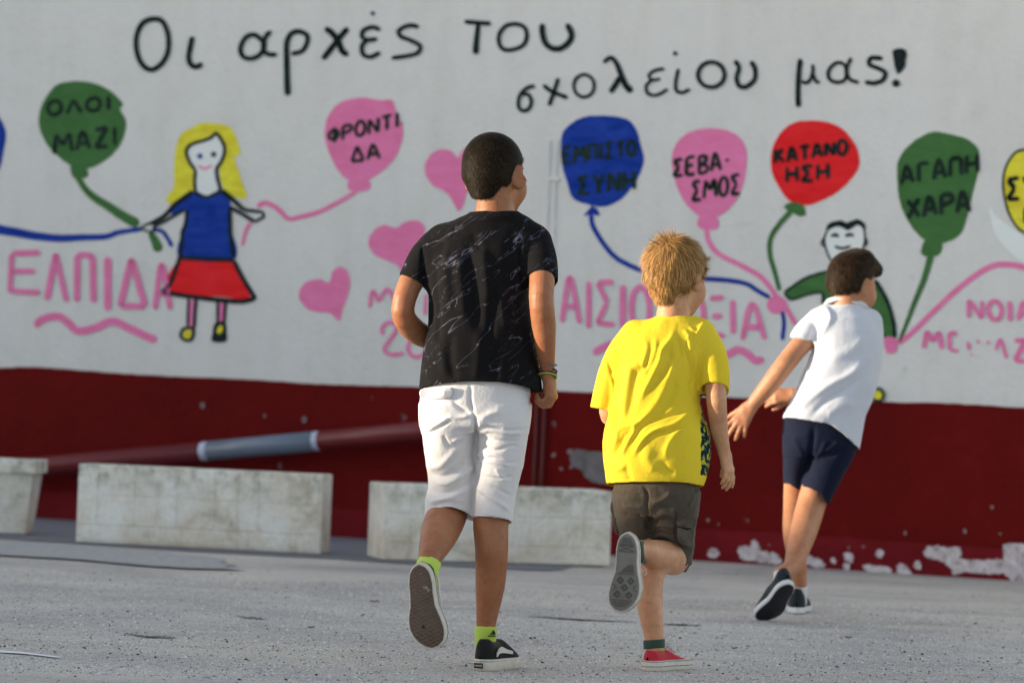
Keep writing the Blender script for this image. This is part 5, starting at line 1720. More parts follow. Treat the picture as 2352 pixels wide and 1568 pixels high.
# shorts
M_ws, nt_, b_ = cloth_mat('white_cotton_drill', (0.74, 0.71, 0.72), 0.85, 0.03, 0.0010)
vs = A.vol(940, 1240, 862, 1215, -0.16, 0.24, h)
vs.stack(A.L([(866, 980, 1214, .0, .098), (900, 967, 1219, 0, .104), (940, 963, 1219, 0, .106), (975, 966, 1215, 0, .102), (992, 972, 1210, .01, .095)]), 0.0, 2.3)
vs.stack(A.L([(930, 964, 1100, 0, .098), (975, 967, 1094, 0, .098), (1020, 972, 1091, .015, .092), (1070, 979, 1090, .035, .086), (1110, 984, 1094, .05, .084), (1150, 977, 1092, .06, .084), (1210, 974, 1090, .07, .084)]), 0.012, 2.2)
vs.stack(A.L([(930, 1082, 1219, 0, .098), (975, 1086, 1216, 0, .098), (1020, 1090, 1210, .005, .090), (1070, 1092, 1202, .01, .084), (1110, 1091, 1192, .012, .078), (1150, 1089, 1183, .015, .072), (1230, 1085, 1173, .018, .068)]), 0.012, 2.2)
A.cut_below(vs, [(960, 1184), (978, 1180), (1000, 1170), (1030, 1166), (1060, 1172), (1084, 1184), (1087, 1186), (1130, 1193), (1176, 1198), (1200, 1198)], 110)
vs.stack(A.L([(1110, 984, 1094, .05, .084), (1150, 977, 1092, .06, .084), (1260, 974, 1090, .07, .084)]), 0, 2.2, 'sub', -0.007)
vs.stack(A.L([(1130, 1090, 1188, .013, .074), (1150, 1089, 1183, .015, .072), (1270, 1085, 1173, .018, .068)]), 0, 2.2, 'sub', -0.007)
q3 = lambda pts: [S3(*p) for p in pts]
foldS = [(q3([(888, 50), (882, 150), (888, 230), (920, 325)]), 4, -7.50), (q3([(915, 320), (935, 420), (940, 560), (936, 740)]), 4, -15.00),
 (q3([(930, 730), (965, 820), (960, 900), (930, 1040)]), 3.5, -9.00),
 (q3([(430, 545), (560, 480), (690, 395)]), 3.5, -6.00), (q3([(450, 500), (560, 430), (690, 360)]), 5, 4.50),
 (q3([(700, 190), (800, 280), (905, 335)]), 5, -5.25), (q3([(640, 350), (780, 365), (900, 335)]), 5, 4.50),
 (q3([(610, 520), (680, 650), (780, 640), (820, 560)]), 5, -4.50), (q3([(700, 600), (790, 560), (830, 540)]), 4, 4.50),
 (q3([(440, 820), (560, 850), (690, 740), (800, 600)]), 8, 5.25), (q3([(480, 880), (600, 950), (760, 880), (860, 760)]), 7, -6.00),
 (q3([(520, 960), (640, 1010), (820, 920), (955, 800)]), 7, 6.00), (q3([(450, 1040), (600, 1110), (760, 1080), (920, 960)]), 8, -6.00),
 (q3([(450, 1180), (560, 1180), (740, 1120), (920, 1030)]), 6, 4.50), (q3([(500, 1240), (640, 1200), (860, 1240)]), 6, -3.75),
 (q3([(945, 492), (1050, 455), (1250, 492), (1445, 478)]), 3.2, -5.10), (q3([(960, 520), (1100, 490), (1300, 520), (1430, 505)]), 5, 3.90),
 (q3([(970, 400), (1080, 330), (1200, 300)]), 8, 4.50), (q3([(985, 560), (1150, 590), (1400, 600)]), 4, -2.70), (q3([(980, 640), (1130, 690), (1290, 640), (1390, 650)]), 4, -3.30),
 (q3([(980, 770), (1120, 765), (1260, 812), (1370, 780)]), 3.2, -4.50), (q3([(985, 800), (1130, 800), (1300, 840)]), 4.5, 3.60),
 (q3([(975, 935), (1150, 960), (1330, 940)]), 3.2, -3.90), (q3([(1130, 860), (1180, 940), (1250, 980)]), 4, 3.90),
 (q3([(940, 1020), (1020, 1110), (1160, 1200), (1290, 1290)]), 5, 5.40), (q3([(960, 1080), (1060, 1180), (1200, 1270)]), 6, -4.50),
 (q3([(1060, 1030), (1180, 1080), (1300, 1140)]), 4, -3.60), (q3([(920, 1290), (1100, 1340), (1285, 1365)]), 2.2, -2.40), (q3([(460, 1262), (640, 1222), (880, 1272)]), 2.2, -2.40),
 (q3([(1440, 130), (1475, 180), (1465, 290)]), 3, -4.50)]
finish(A, 'shorts', vs, M_ws, foldS, [(.05, 1.3, 4, (.8, 1.4, 1)), (.018, 0.5, 5, (.7, 1.5, 1))], 1)
# back pocket flap: a slab lying on the seat of the shorts
def flap(F, pts, w, th, mat, name='pocket_flap', bulge=0.0):
    P = [(p[0], p[1]) for p in smooth_pts(pts, True, 5)]
    cx = sum(p[0] for p in P) / len(P); cy = sum(p[1] for p in P) / len(P)
    def layer(k, ww): return [Vector(to_world(F.c(cx + (p[0] - cx) * k, cy + (p[1] - cy) * k, ww(p[0]) if callable(ww) else ww)[None])[0]) for p in P]
    f = w if callable(w) else (lambda x: w)
    return loft(name, [layer(1, lambda x: f(x) + 0.012), layer(1.0, lambda x: f(x)), layer(0.94, lambda x: f(x) - th), layer(0.5, lambda x: f(x) - th - bulge)], mat, F.root)
def wsurf(x): return -(1 - (min(1, abs((x - 1092) / 129.0))) ** 2.3) ** (1 / 2.3) * 0.106
flap(A, [S3(400, 92), S3(560, 76), S3(700, 72), S3(712, 110), S3(700, 160), S3(670, 182), S3(560, 184), S3(440, 186), S3(396, 165)], lambda x: wsurf(max(x, 972)) - 0.005, 0.004, M_ws, bulge=0.002)
# socks
M_neon, nt_, b_ = cloth_mat('neon_sock', (0.50, 0.66, 0.10), 0.8, 0.05, 0.0006)
v_ = A.vol(1060, 1165, 1425, 1525, -0.03, 0.13, 0.0026)
v_.chain(A.C([(1116, 1437, .049, .0290), (1115, 1462, .050, .0285), (1115, 1485, .052, .0265), (1116, 1505, .055, .023)]), 0.0)
A.cut_below(v_, [(1050, 1510), (1170, 1510)], 0)
def cut_above(F, vol, line, tilt=0.0):
    lx = [p[0] for p in line]; ly = [p[1] for p in line]; D = F.D
    def fn(X, Y, Z):
        px = X / Z * FPX + W0 / 2
        hy = np.interp(px.ravel(), lx, ly).reshape(px.shape) + tilt * (Z - D)
        return -(Y + (hy - H0 / 2) / FPX * Z)
    vol.op(fn, vol.lo, vol.lo + vol.n * vol.h, 0.0, 'sub')
cut_above(A, v_, [(1060, 1434), (1110, 1437), (1170, 1438)], 30)
sockA, _, _ = finish(A, 'sock', v_, M_neon, it=1)
v_ = A.vol(940, 1030, 1268, 1350, -0.28, -0.08, 0.0026)
v_.chain(A.C([(990, 1284, -.160, .0295), (981, 1305, -.188, .031), (976, 1335, -.19, .033)]), 0.0)
pl = plane(A.c(962, 1275, -.15), A.c(1010, 1296, -.15), A.c(985, 1276, -.19), A.c(978, 1330, -.18))
n_, o_ = pl
v_.op(lambda X, Y, Z: -((X - o_[0]) * n_[0] + (Y - o_[1]) * n_[1] + (Z - o_[2]) * n_[2]), v_.lo, v_.lo + v_.n * v_.h, 0, 'sub')
finish(A, 'sock', v_, M_neon, it=1)
# sock mark: three slanted bars and the word under them
M_ink = simple('black_print', (0.008, 0.008, 0.008), 0.8)
def flat_px(F, name, polys, w, mat, parent=None):
    V, Fc = [], []
    for poly in polys:
        b0 = len(V)
        for x, y in poly: V.append(Vector(to_world(F.c(x, y, w(x) if callable(w) else w)[None])[0]))
        Fc.append(tuple(range(b0, b0 + len(poly))))
    me = py_mesh(name, V, Fc)
    o = link_mesh(name, me, mat, parent or F.root)
    so_ = o.modifiers.new('thickness', 'SOLIDIFY'); so_.thickness = 0.0005; so_.offset = 1
    return o
Q2 = Zr(980, 1360, 4.612)
sockw = lambda x: .047 - math.sqrt(max(0.00002, 0.0302 ** 2 - ((x - 1116) / 882) ** 2)) - 0.0006
def seg_poly(a, b_, w):
    d = np.array(b_) - np.array(a); l = np.hypot(*d); n2 = np.array((-d[1], d[0])) / l * w / 2
    return [tuple(np.array(a) + n2), tuple(np.array(b_) + n2), tuple(np.array(b_) - n2), tuple(np.array(a) - n2)]
bars = [[Q2(1130, 1040), Q2(1148, 1022), Q2(1160, 1040)], [Q2(1152, 1012), Q2(1168, 1000), Q2(1182, 1040), Q2(1166, 1040)], [Q2(1164, 992), Q2(1176, 984), Q2(1196, 1030), Q2(1192, 1040), Q2(1184, 1040)]]
def mini(txt, x, y, wch, hch, wt):
    G = {'a': [((.9, .1), (.9, 1)), ((.9, .15), (.2, .1)), ((.2, .1), (.1, .9)), ((.1, .9), (.9, .9))], 'd': [((.9, -.6), (.9, 1)), ((.9, .15), (.2, .1)), ((.2, .1), (.1, .9)), ((.1, .9), (.9, .9))],
         'i': [((.5, .1), (.5, 1)), ((.5, -.5), (.5, -.3))], 's': [((.9, .1), (.1, .2)), ((.1, .2), (.9, .75)), ((.9, .75), (.1, .95))],
         'V': [((0, 0), (.5, 1)), ((.5, 1), (1, 0))], 'A': [((0, 1), (.5, 0)), ((.5, 0), (1, 1)), ((.2, .65), (.8, .65))], 'N': [((0, 1), (0, 0)), ((0, 0), (1, 1)), ((1, 1), (1, 0))], 'S': [((1, 0), (0, .1)), ((0, .1), (1, .8)), ((1, .8), (0, 1))]}
    out = []
    for i, ch in enumerate(txt):
        for a, b_ in G[ch]:
            out.append(seg_poly((x + i * wch * 1.25 + a[0] * wch, y + a[1] * hch), (x + i * wch * 1.25 + b_[0] * wch, y + b_[1] * hch), wt))
    return out
x_, y_ = Q2(1108, 1048)
flat_px(A, 'sock_mark', bars + mini('adidas', x_, y_, 2.5, 3.0, 1.0), sockw, M_ink)
# shoes
M_canvas, nt_, b_ = cloth_mat('black_canvas', (0.011, 0.011, 0.013), 0.85, 0.2, 0.0008, 0.1)
def waffle():
    m, nt, b = new_mat('brown_waffle_rubber')
    p = geo_pos(nt)
    def wave(rot, sc):
        mp = N(nt, 'ShaderNodeMapping'); mp.inputs['Rotation'].default_value = (0, rot, 0); nt.links.new(p, mp.inputs['Vector'])
        w = N(nt, 'ShaderNodeTexWave'); w.inputs['Scale'].default_value = sc; w.inputs['Distortion'].default_value = 0.6; nt.links.new(mp.outputs[0], w.inputs['Vector'])
        return ramp(nt, w.outputs['Fac'], [(0.0, 1.0), (0.16, 0.2), (0.3, 0.0)]).outputs[0]
    t = mix(nt, 1.0, wave(math.radians(62), 32), wave(math.radians(118), 32), 'LIGHTEN')
    n = noise(nt, 30, 4, 0.6, vec=p)
    base = ramp(nt, n.outputs[0], [(0.3, (0.085, 0.050, 0.036)), (0.7, (0.125, 0.080, 0.058))])
    c = mix(nt, mix(nt, 0.55, (0, 0, 0), t), base.outputs[0], (0.23, 0.165, 0.125))
    nt.links.new(c, b.inputs['Base Color']); b.inputs['Roughness'].default_value = 0.65
    bump(nt, b, t, 0.8, 0.003)
    return m
M_waf = waffle()
D_A = A.D
# raised left shoe: sole turned to the camera
H1 = A.c(962, 1294, -.262)
toe1 = A.c(986, 1489, -.250) - H1
Ls = np.linalg.norm(toe1)
s1, tw1 = shoe(A.root, H1, toe1, (0.30, 0.0, 1.0), Ls, 0.0915, -1, (M_canvas, M_rub, M_waf), 0.024, 0.066, label='raised left sneaker showing its brown sole')
# standing right shoe seen from behind
H2 = A.c(1107, 1538, -.035)
g2 = on_ground(1108, 1537)
def world_to_fig(p): 
    d = np.array(p[:]) - CAMN
    return RM @ d
H2 = world_to_fig(on_ground(1101, 1538, 0.003))
upw = RM @ np.array([0, 0, 1.0])
s2, tw2 = shoe(A.root, H2, RM @ np.array([0.37, 0.93, 0]), upw, 0.225, 0.090, 1, (M_canvas, M_rub, M_rub), 0.028, 0.078)
# white side stripes, heel label, dark line round the sole
def strip_on(tw_, pts, w, mat, name, parent, off=0.0):
    """ribbon in shoe space: pts (side, along, height)"""
    V, Fc = [], []
    n = len(pts)
    for i, p in enumerate(pts):
        V.append(tw_(p[0], p[1], p[2] + w[i] / 2)); V.append(tw_(p[0], p[1], p[2] - w[i] / 2))
    for i in range(n - 1): Fc.append((2 * i, 2 * i + 1, 2 * i + 3, 2 * i + 2))
    me = py_mesh(name, V, Fc)
    o = link_mesh(name, me, mat, parent)
    so_ = o.modifiers.new('thickness', 'SOLIDIFY'); so_.thickness = 0.003; so_.offset = 0
    return o
M_stripe = simple('white_leather_stripe', (0.66, 0.62, 0.58), 0.6, 0.05)
strip_on(tw2, [(0.036, 0.030, 0.040), (0.036, 0.045, 0.050), (0.0375, 0.058, 0.052), (0.041, 0.085, 0.047), (0.043, 0.12, 0.042)], [0.010, 0.014, 0.016, 0.010, 0.008], M_stripe, 'side_stripe', s2)
strip_on(tw1, [(0.031, 0.035, 0.038), (0.0315, 0.055, 0.046), (0.031, 0.08, 0.042), (0.034, 0.11, 0.036)], [0.007, 0.012, 0.011, 0.007], M_stripe, 'side_stripe', s1)
def sole_line(tw_, L, Wb, foot, z, r, mat, parent, grow=0.0031, name='foxing_line'):
    pts = [tw_(x, y, z) for x, y in sole_outline(L, Wb, foot, grow, 60)]
    pts.append(pts[0])
    return link_mesh(name, tube_mesh(name, pts, r, 5, False), mat, parent)
sole_line(tw2, 0.225, 0.088, 1, 0.0225, 0.0007, M_ink, s2)
sole_line(tw1, Ls, 0.0915, -1, 0.0215, 0.0006, M_ink, s1)
# heel label
def label_plate(tw_, x0, x1, z0, z1, y, mat, parent, name='heel_label'):
    V = [tw_(x0, y, z0), tw_(x1, y - 0.0005, z0), tw_(x1, y - 0.0005, z1), tw_(x0, y, z1)]
    o = link_mesh(name, py_mesh(name, V, [(0, 1, 2, 3)]), mat, parent)
    so_ = o.modifiers.new('thickness', 'SOLIDIFY'); so_.thickness = 0.002; so_.offset = 0
    return o
hl = label_plate(tw2, -0.014, 0.011, 0.005, 0.0185, -0.0046, M_ink, s2)
V, Fc = [], []
for poly in mini('VANS', -0.0125, 0, 0.0045, 0.005, 0.0009):
    b0 = len(V); V += [tw2(p[0], -0.0066, 0.0145 - p[1]) for p in poly]; Fc.append(tuple(range(b0, b0 + 4)))
link_mesh('heel_mark', py_mesh('heel_mark', V, Fc), M_stripe, s2)
# stuck bits on the raised sole
M_gum = simple('stuck_bits', (0.32, 0.33, 0.22), 0.8, 0.3, 90)
def blob(tw_, x, y, z, r, mat, parent, name='stuck_bit'):
    V, Fc = [], []
    for i in range(5):
        for k in range(8):
            th = math.pi * (i + 0.5) / 5; ph = 2 * math.pi * k / 8; rr_ = r * random.uniform(.75, 1.2)
            V.append(tw_(x + rr_ * math.sin(th) * math.cos(ph), y + rr_ * math.sin(th) * math.sin(ph), z + 0.4 * rr_ * math.cos(th)))
    for i in range(4):
        for k in range(8): Fc.append((i * 8 + k, i * 8 + (k + 1) % 8, (i + 1) * 8 + (k + 1) % 8, (i + 1) * 8 + k))
    link_mesh(name, py_mesh(name, V, Fc, True), mat, parent)
blob(tw1, 0.012, 0.062, -0.003, 0.0045, M_gum, s1); blob(tw1, 0.018, 0.068, -0.003, 0.0038, M_gum, s1); blob(tw1, 0.006, 0.060, -0.003, 0.0025, M_gum, s1); blob(tw1, 0.003, 0.024, -0.003, 0.002, M_gum, s1)
M_wear = simple('worn_dark', (0.02, 0.015, 0.012), 0.9)
blob(tw1, -0.008, 0.160, -0.003, 0.0048, M_wear, s1, 'worn_spot')
# bracelets
M_bl = simple('blue_cord', (0.03, 0.12, 0.25), 0.5); M_pu = simple('purple_cord', (0.08, 0.015, 0.09), 0.6); M_bk = simple('dark_cord', (0.02, 0.01, 0.01), 0.6); M_gn = simple('green_beads', (0.32, 0.42, 0.06), 0.4, 0.5, 500)
band_torus(A, 'bracelet', A.c(1256, 831, -.045), (0.36, 1, -0.18), 0.0275, 0.0015, M_bl, (1, .75))
band_torus(A, 'bracelet', A.c(1257, 852, -.030), (0.05, 1, 0.40), 0.0240, 0.0024, M_pu, (1, .95), beads=1)
band_torus(A, 'bracelet', A.c(1257, 859, -.030), (0.12, 1, 0.40), 0.0238, 0.0018, M_bk, (1, .95))
band_torus(A, 'bracelet', A.c(1257, 864, -.030), (0.08, 1, 0.45), 0.0236, 0.0023, M_gn, (1, .95), beads=1)

# ================================================================== boy in yellow
B = Figure(depth_of(1512, 1542) + 0.19, (1512, 1542), 'small blond boy running in loose yellow T-shirt, cargo shorts and red sneakers')
SK_B = skin_mat('fair_skin', (0.60, 0.31, 0.17))
vo = B.vol(1340, 1710, 540, 1530, -0.30, 0.26, 0.0033)
MB = yaw_pitch_roll(0.66, 0.10, 0.02); CB = B.c(1554, 636, 0.02)
vo.stack(B.L([(745, 1500, 1600, .02, .04), (775, 1455, 1620, .01, .05), (830, 1440, 1590, .01, .065), (940, 1440, 1590, .01, .07), (1050, 1425, 1585, 0, .07), (1140, 1430, 1585, 0, .072)]), 0.0)
head(vo, CB, MB, 0.90)
vo.chain(B.C([(1552, 660, .0, .046), (1547, 700, .0, .0415), (1545, 738, .01, .047)]), 0.02)
vo.chain(B.C([(1462, 780, .01, .04), (1408, 870, .02, .030), (1397, 945, .02, .0245), (1415, 962, .08, .024), (1455, 960, .15, .0165)]), 0.012)
vo.chain(B.C([(1606, 785, 0, .04), (1640, 868, -.035, .0300), (1646, 925, -.05, .0270), (1652, 985, -.03, .0235), (1663, 1036, -.005, .0168)]), 0.01)
hand(vo, B.c(1457, 960, .155), (0.8, 0.25, 0.3), (0.2, 0.1, -1.0), 1, 0.74, (0.8, 0.9, 0.9, 0.9))
hand(vo, B.c(1664, 1039, -.003), (0.23, -1.0, 0.02), (-0.80, -0.10, 0.50), 1, 0.74, (0.18, 0.30, 0.34, 0.30), 0.10, 0.25, tcurl=0.3)
vo.chain(B.C([(1465, 1115, 0, .046), (1460, 1215, .030, .034), (1490, 1292, -.045, .0405), (1489, 1350, -.095, .0385), (1496, 1418, -.125, .0312), (1502, 1462, -.140, .0258), (1504, 1505, -.142, .0235)]), 0.02)
vo.chain(B.C([(1548, 1115, 0, .046), (1552, 1200, .050, .038), (1551, 1278, .05, .0410), (1532, 1279, -.03, .0440), (1503, 1273, -.10, .0400), (1478, 1264, -.17, .0285), (1462, 1262, -.215, .0255)]), 0.02)
ob_b, vbb, qbb = finish(B, 'body', vo, SK_B)
eyes(B, CB, MB, 0.90)
vh = B.vol(1450, 1660, 520, 730, -0.15, 0.18, 0.0028)
hair_shell(vh, CB, MB, 0.90, 0.009, -.080, .020, 0.004, 1.05)
vhm = hair_mat('blond_hair_shell', (0.12, 0.05, 0.012), (0.26, 0.12, 0.035), None, 0.6, True)
vhs = hair_mat('blond_hair', (0.12, 0.045, 0.010), (0.42, 0.205, 0.060), (0.78, 0.50, 0.21), 0.4)
oh, vhb, qhb = finish(B, 'hair', vh, vhm, noise_=[(.018, 2.5, 2, (1.5, .6, 1.5))], it=1)
crB = CB + MB @ np.array([-.005, .088, -.058])
def flowB(p, n_):
    d = p - crB; l = np.linalg.norm(d, axis=1)[:, None] + 1e-6
    d = d / l
    sw = np.cross(n_, d) * 0.35
    d = d + sw
    d[:, 1] -= 0.55
    # the top is combed forward
    top = np.clip((n_[:, 1:2] - 0.5) * 2, 0, 1)
    d += top * (MB[:, 2] * 0.8)[None]
    return d
lenB = lambda p: 0.020 + 0.020 * np.clip((p[:, 1] - CB[1]) / 0.08 + 0.3, 0, 1)
stubble(vbb, qbb, CB, MB, 0.90, oh, vhs, 1500, -.085, 0.010, 23, 0.0012)
hb = strands(vhb, qhb, 24000, lenB, flowB, 0.0013, 0.24, 0.85, oh, vhs, 0.11, 7, 4)
# cowlick tufts standing up at the back of the crown
keepc = lambda c: (np.linalg.norm(c - crB, axis=1) < 0.032).astype(float)
strands(vhb, qhb, 200, 0.032, lambda p, n_: (p - crB) * 12 + np.array([-.4, .7, 0]), 0.0012, 0.75, 0.2, oh, vhs, 0.35, 8, 3, keep=keepc)
quiff = lambda c: (((c - CB) @ MB[:, 2] > 0.050) & ((c - CB) @ MB[:, 1] > 0.035)).astype(float)
strands(vhb, qhb, 1500, 0.030, lambda p, n_: np.tile(MB[:, 2] * 1.0 - MB[:, 1] * 0.4, (len(p), 1)), 0.0015, 0.5, 0.7, oh, vhs, 0.2, 9, 3, keep=quiff)

# T-shirt with a printed front
def yellow_mat():
    m, nt, b = new_mat('yellow_cotton')
    p = geo_pos(nt)
    n = noise(nt, 8, 3, 0.6, vec=p)
    r = ramp(nt, n.outputs[0], [(0.3, (0.82, 0.60, 0.028)), (0.7, (0.87, 0.655, 0.040))])
    n1 = noise(nt, 75, 2, 0.4, 0.3, vec=p)
    pr = ramp(nt, n1.outputs[0], [(0.46, (0.006, 0.018, 0.024)), (0.50, (0.012, 0.085, 0.10)), (0.54, (0.42, 0.40, 0.02)), (0.62, (0.55, 0.48, 0.03))])
    pr.color_ramp.interpolation = 'CONSTANT'
    at = N(nt, 'ShaderNodeAttribute', attribute_name='front')
    gt = N(nt, 'ShaderNodeMath', operation='GREATER_THAN'); gt.inputs[1].default_value = 0.5; nt.links.new(at.outputs['Fac'], gt.inputs[0])
    c = mix(nt, gt.outputs[0], r.outputs[0], pr.outputs[0])
    nt.links.new(c, b.inputs['Base Color'])
    b.inputs['Roughness'].default_value = 0.85; b.inputs['Specular IOR Level'].default_value = 0.2
    n2 = noise(nt, 60, 4, 0.6, vec=p); bump(nt, b, n2.outputs[0], 0.5, 0.003)
    return m
M_yel = yellow_mat()
vs = B.vol(1335, 1695, 695, 1135, -0.17, 0.19, 0.003)
rowsB = [(726, 1504, 1600, .012, .050), (736, 1476, 1622, .014, .058), (760, 1444, 1640, .012, .072), (790, 1422, 1636, .01, .084), (850, 1413, 1612, .01, .094), (905, 1410, 1608, .01, .098), (945, 1402, 1614, .005, .102), (990, 1388, 1630, 0, .108), (1050, 1384, 1632, 0, .112), (1090, 1388, 1624, 0, .110), (1125, 1394, 1614, 0, .108)]
vs.stack(B.L(rowsB), 0.0, 2.35)
clL = plane(B.c(1358, 934, .01), B.c(1416, 943, .01), B.c(1388, 938, -.04), B.c(1400, 850, 0))
clR = plane(B.c(1604, 896, -.03), B.c(1677, 902, -.03), B.c(1632, 868, -.085), B.c(1640, 800, 0))
vs.chain(B.C([(1462, 772, .01, .044), (1424, 820, .012, .040), (1398, 880, .018, .0355), (1384, 940, .02, .0325), (1376, 990, .02, .032)]), 0.016, clip=clL)
vs.chain(B.C([(1606, 772, .0, .046), (1632, 815, -.015, .043), (1640, 865, -.03, .0405), (1641, 905, -.035, .0400), (1642, 960, -.04, .040)]), 0.014, clip=clR)
vs.chain(B.C([(1398, 890, .018, .028), (1384, 940, .02, .0265), (1376, 990, .02, .027)]), 0, mode='sub')
vs.chain(B.C([(1640, 868, -.032, .0335), (1641, 905, -.038, .034), (1642, 960, -.045, .034)]), 0, mode='sub')
B.cut_below(vs, [(1370, 1095), (1393, 1111), (1440, 1113), (1500, 1112), (1560, 1112), (1612, 1117), (1640, 1112)], 60)
vs.stack(B.L([(1060, 1385, 1632, 0, .112), (1125, 1392, 1616, 0, .108), (1180, 1392, 1616, 0, .108)]), 0, 2.35, 'sub', -0.0065)
vs.chain(B.C([(1550, 690, .012, .0445), (1546, 722, .012, .0430)]), 0.004, mode='sub')
a5 = lambda pts: [S5(*p) for p in pts]
a6 = lambda pts: [S6(*p) for p in pts]
foldB = [(a5([(250, 1290), (300, 1420), (340, 1560)]) + a6([(340, 260)]), 4, -6), (a5([(340, 1400), (370, 1500)]) + a6([(330, 150), (330, 700)]), 7, 5),
 (a5([(600, 1100), (660, 1220), (600, 1400)]) + a6([(500, 60), (440, 400), (420, 620)]), 8, 6.5),
 (a5([(700, 1150), (640, 1400)]) + a6([(560, 120), (500, 420), (440, 640)]), 8, -6.5),
 (a5([(740, 1090), (730, 1250), (640, 1440)]) + a6([(640, 0)]), 6, 4),
 (a5([(930, 1010), (890, 1120), (800, 1230), (780, 1330), (700, 1500)]) + a6([(650, 260), (560, 440)]), 7, 7),
 (a5([(1000, 1040), (1060, 1080), (1070, 1180), (1100, 1260)]), 5, 5), (a5([(950, 1100), (980, 1200), (990, 1310)]), 6, -5.5),
 (a5([(880, 1190), (880, 1300), (830, 1450)]) + a6([(720, 200)]), 8, -6), (a5([(1060, 1000), (1140, 1060), (1180, 1000), (1230, 940)]), 4, 4),
 (a5([(1100, 1100), (1040, 1180), (1060, 1330), (1110, 1500)]) + a6([(1080, 240), (1100, 400)]), 4.5, -6), (a5([(1180, 1100), (1120, 1260), (1140, 1480)]) + a6([(1130, 150)]), 4, 5),
 (a5([(1240, 960), (1150, 1070), (1090, 1190)]), 3.5, 3.5),
 (a6([(860, -60), (880, 120), (790, 340), (650, 560), (600, 680)]), 10, 5),
 (a6([(930, 150), (900, 330), (760, 560)]), 10, -5), (a6([(1040, 250), (1080, 350), (1100, 420)]), 5, 5),
 (a6([(1175, 450), (1060, 520), (960, 600), (880, 640), (740, 680), (640, 760), (560, 860), (520, 940)]), 5.5, 7),
 (a6([(1150, 520), (1000, 640), (860, 700), (700, 740), (620, 830), (570, 940)]), 4.5, -6.5),
 (a6([(1170, 480), (1020, 640), (920, 740), (850, 860), (830, 1000)]), 7, 5),
 (a6([(1090, 420), (960, 510), (820, 560), (680, 600), (560, 720), (470, 880)]), 6, -5),
 (a6([(680, 500), (560, 620), (440, 650), (370, 700), (360, 780), (290, 900)]), 5.5, 6.5), (a6([(540, 680), (440, 740), (400, 830), (300, 960)]), 5, -6),
 (a6([(560, 600), (500, 750), (440, 860), (400, 960)]), 5, 4), (a6([(330, 420), (320, 620), (300, 720)]), 7, 5), (a6([(280, 960), (340, 1060), (480, 1040)]), 7, 5),
 (a6([(700, 830), (660, 980), (760, 1080)]), 12, 4), (a6([(440, 1010), (470, 1110), (500, 1190)]), 7, -4), (a6([(820, 960), (840, 1080), (950, 1120)]), 9, -3),
 (a6([(280, 1140), (600, 1170), (1180, 1180)]), 1.8, -1.6)]
xs_front = lambda v: ((to_px(v)[:, 0] > 1609 + 2.0 * np.sin(v[:, 1] * 90)) & (to_px(v)[:, 1] > 893) & (v[:, 0] > B.c(1606, 900)[0]) & (to_px(v)[:, 1] < 1092) | (v[:, 2] > B.D + 0.07) & (to_px(v)[:, 1] > 800)).astype(float) * (1 - ((to_px(v)[:, 0] > 1600) & (to_px(v)[:, 1] < 905)).astype(float))
finish(B, 'tshirt', vs, M_yel, foldB, [(.07, 2.6, 13, (1.1, .8, 1)), (.03, 0.8, 19, (1.2, .8, 1))], 1, attr=('front', xs_front))

# cargo shorts
M_cargo, nt_, b_ = cloth_mat('washed_grey_green_cotton', (0.086, 0.068, 0.049), 0.9, 0.28, 0.0012, 0.1)
vs = B.vol(1385, 1640, 1085, 1320, -0.16, 0.20, 0.0025)
vs.stack(B.L([(1088, 1412, 1604, 0, .092), (1130, 1408, 1607, 0, .096), (1165, 1409, 1604, .0, .094), (1182, 1412, 1600, .005, .088)]), 0.0, 2.3)
vs.stack(B.L([(1130, 1408, 1502, 0, .090), (1180, 1411, 1494, .01, .086), (1220, 1418, 1492, .025, .080), (1270, 1428, 1494, .035, .076)]), 0.012, 2.2)
vs.stack(B.L([(1130, 1494, 1608, 0, .090), (1180, 1486, 1603, .01, .090), (1220, 1481, 1598, .03, .086), (1260, 1484, 1594, .045, .080), (1300, 1500, 1590, .055, .074), (1330, 1510, 1588, .06, .07)]), 0.012, 2.2)
B.cut_below(vs, [(1400, 1246), (1440, 1247), (1478, 1244), (1482, 1242), (1515, 1236), (1538, 1244), (1556, 1268), (1564, 1290), (1574, 1300), (1584, 1290), (1610, 1288)], 120)
vs.stack(B.L([(1230, 1420, 1476, .028, .078), (1290, 1430, 1476, .035, .076)]), 0, 2.2, 'sub', -0.0065)
vs.stack(B.L([(1240, 1490, 1594, .035, .083), (1260, 1492, 1592, .045, .080), (1300, 1500, 1584, .055, .074), (1360, 1510, 1580, .06, .07)]), 0, 2.2, 'sub', -0.0065)
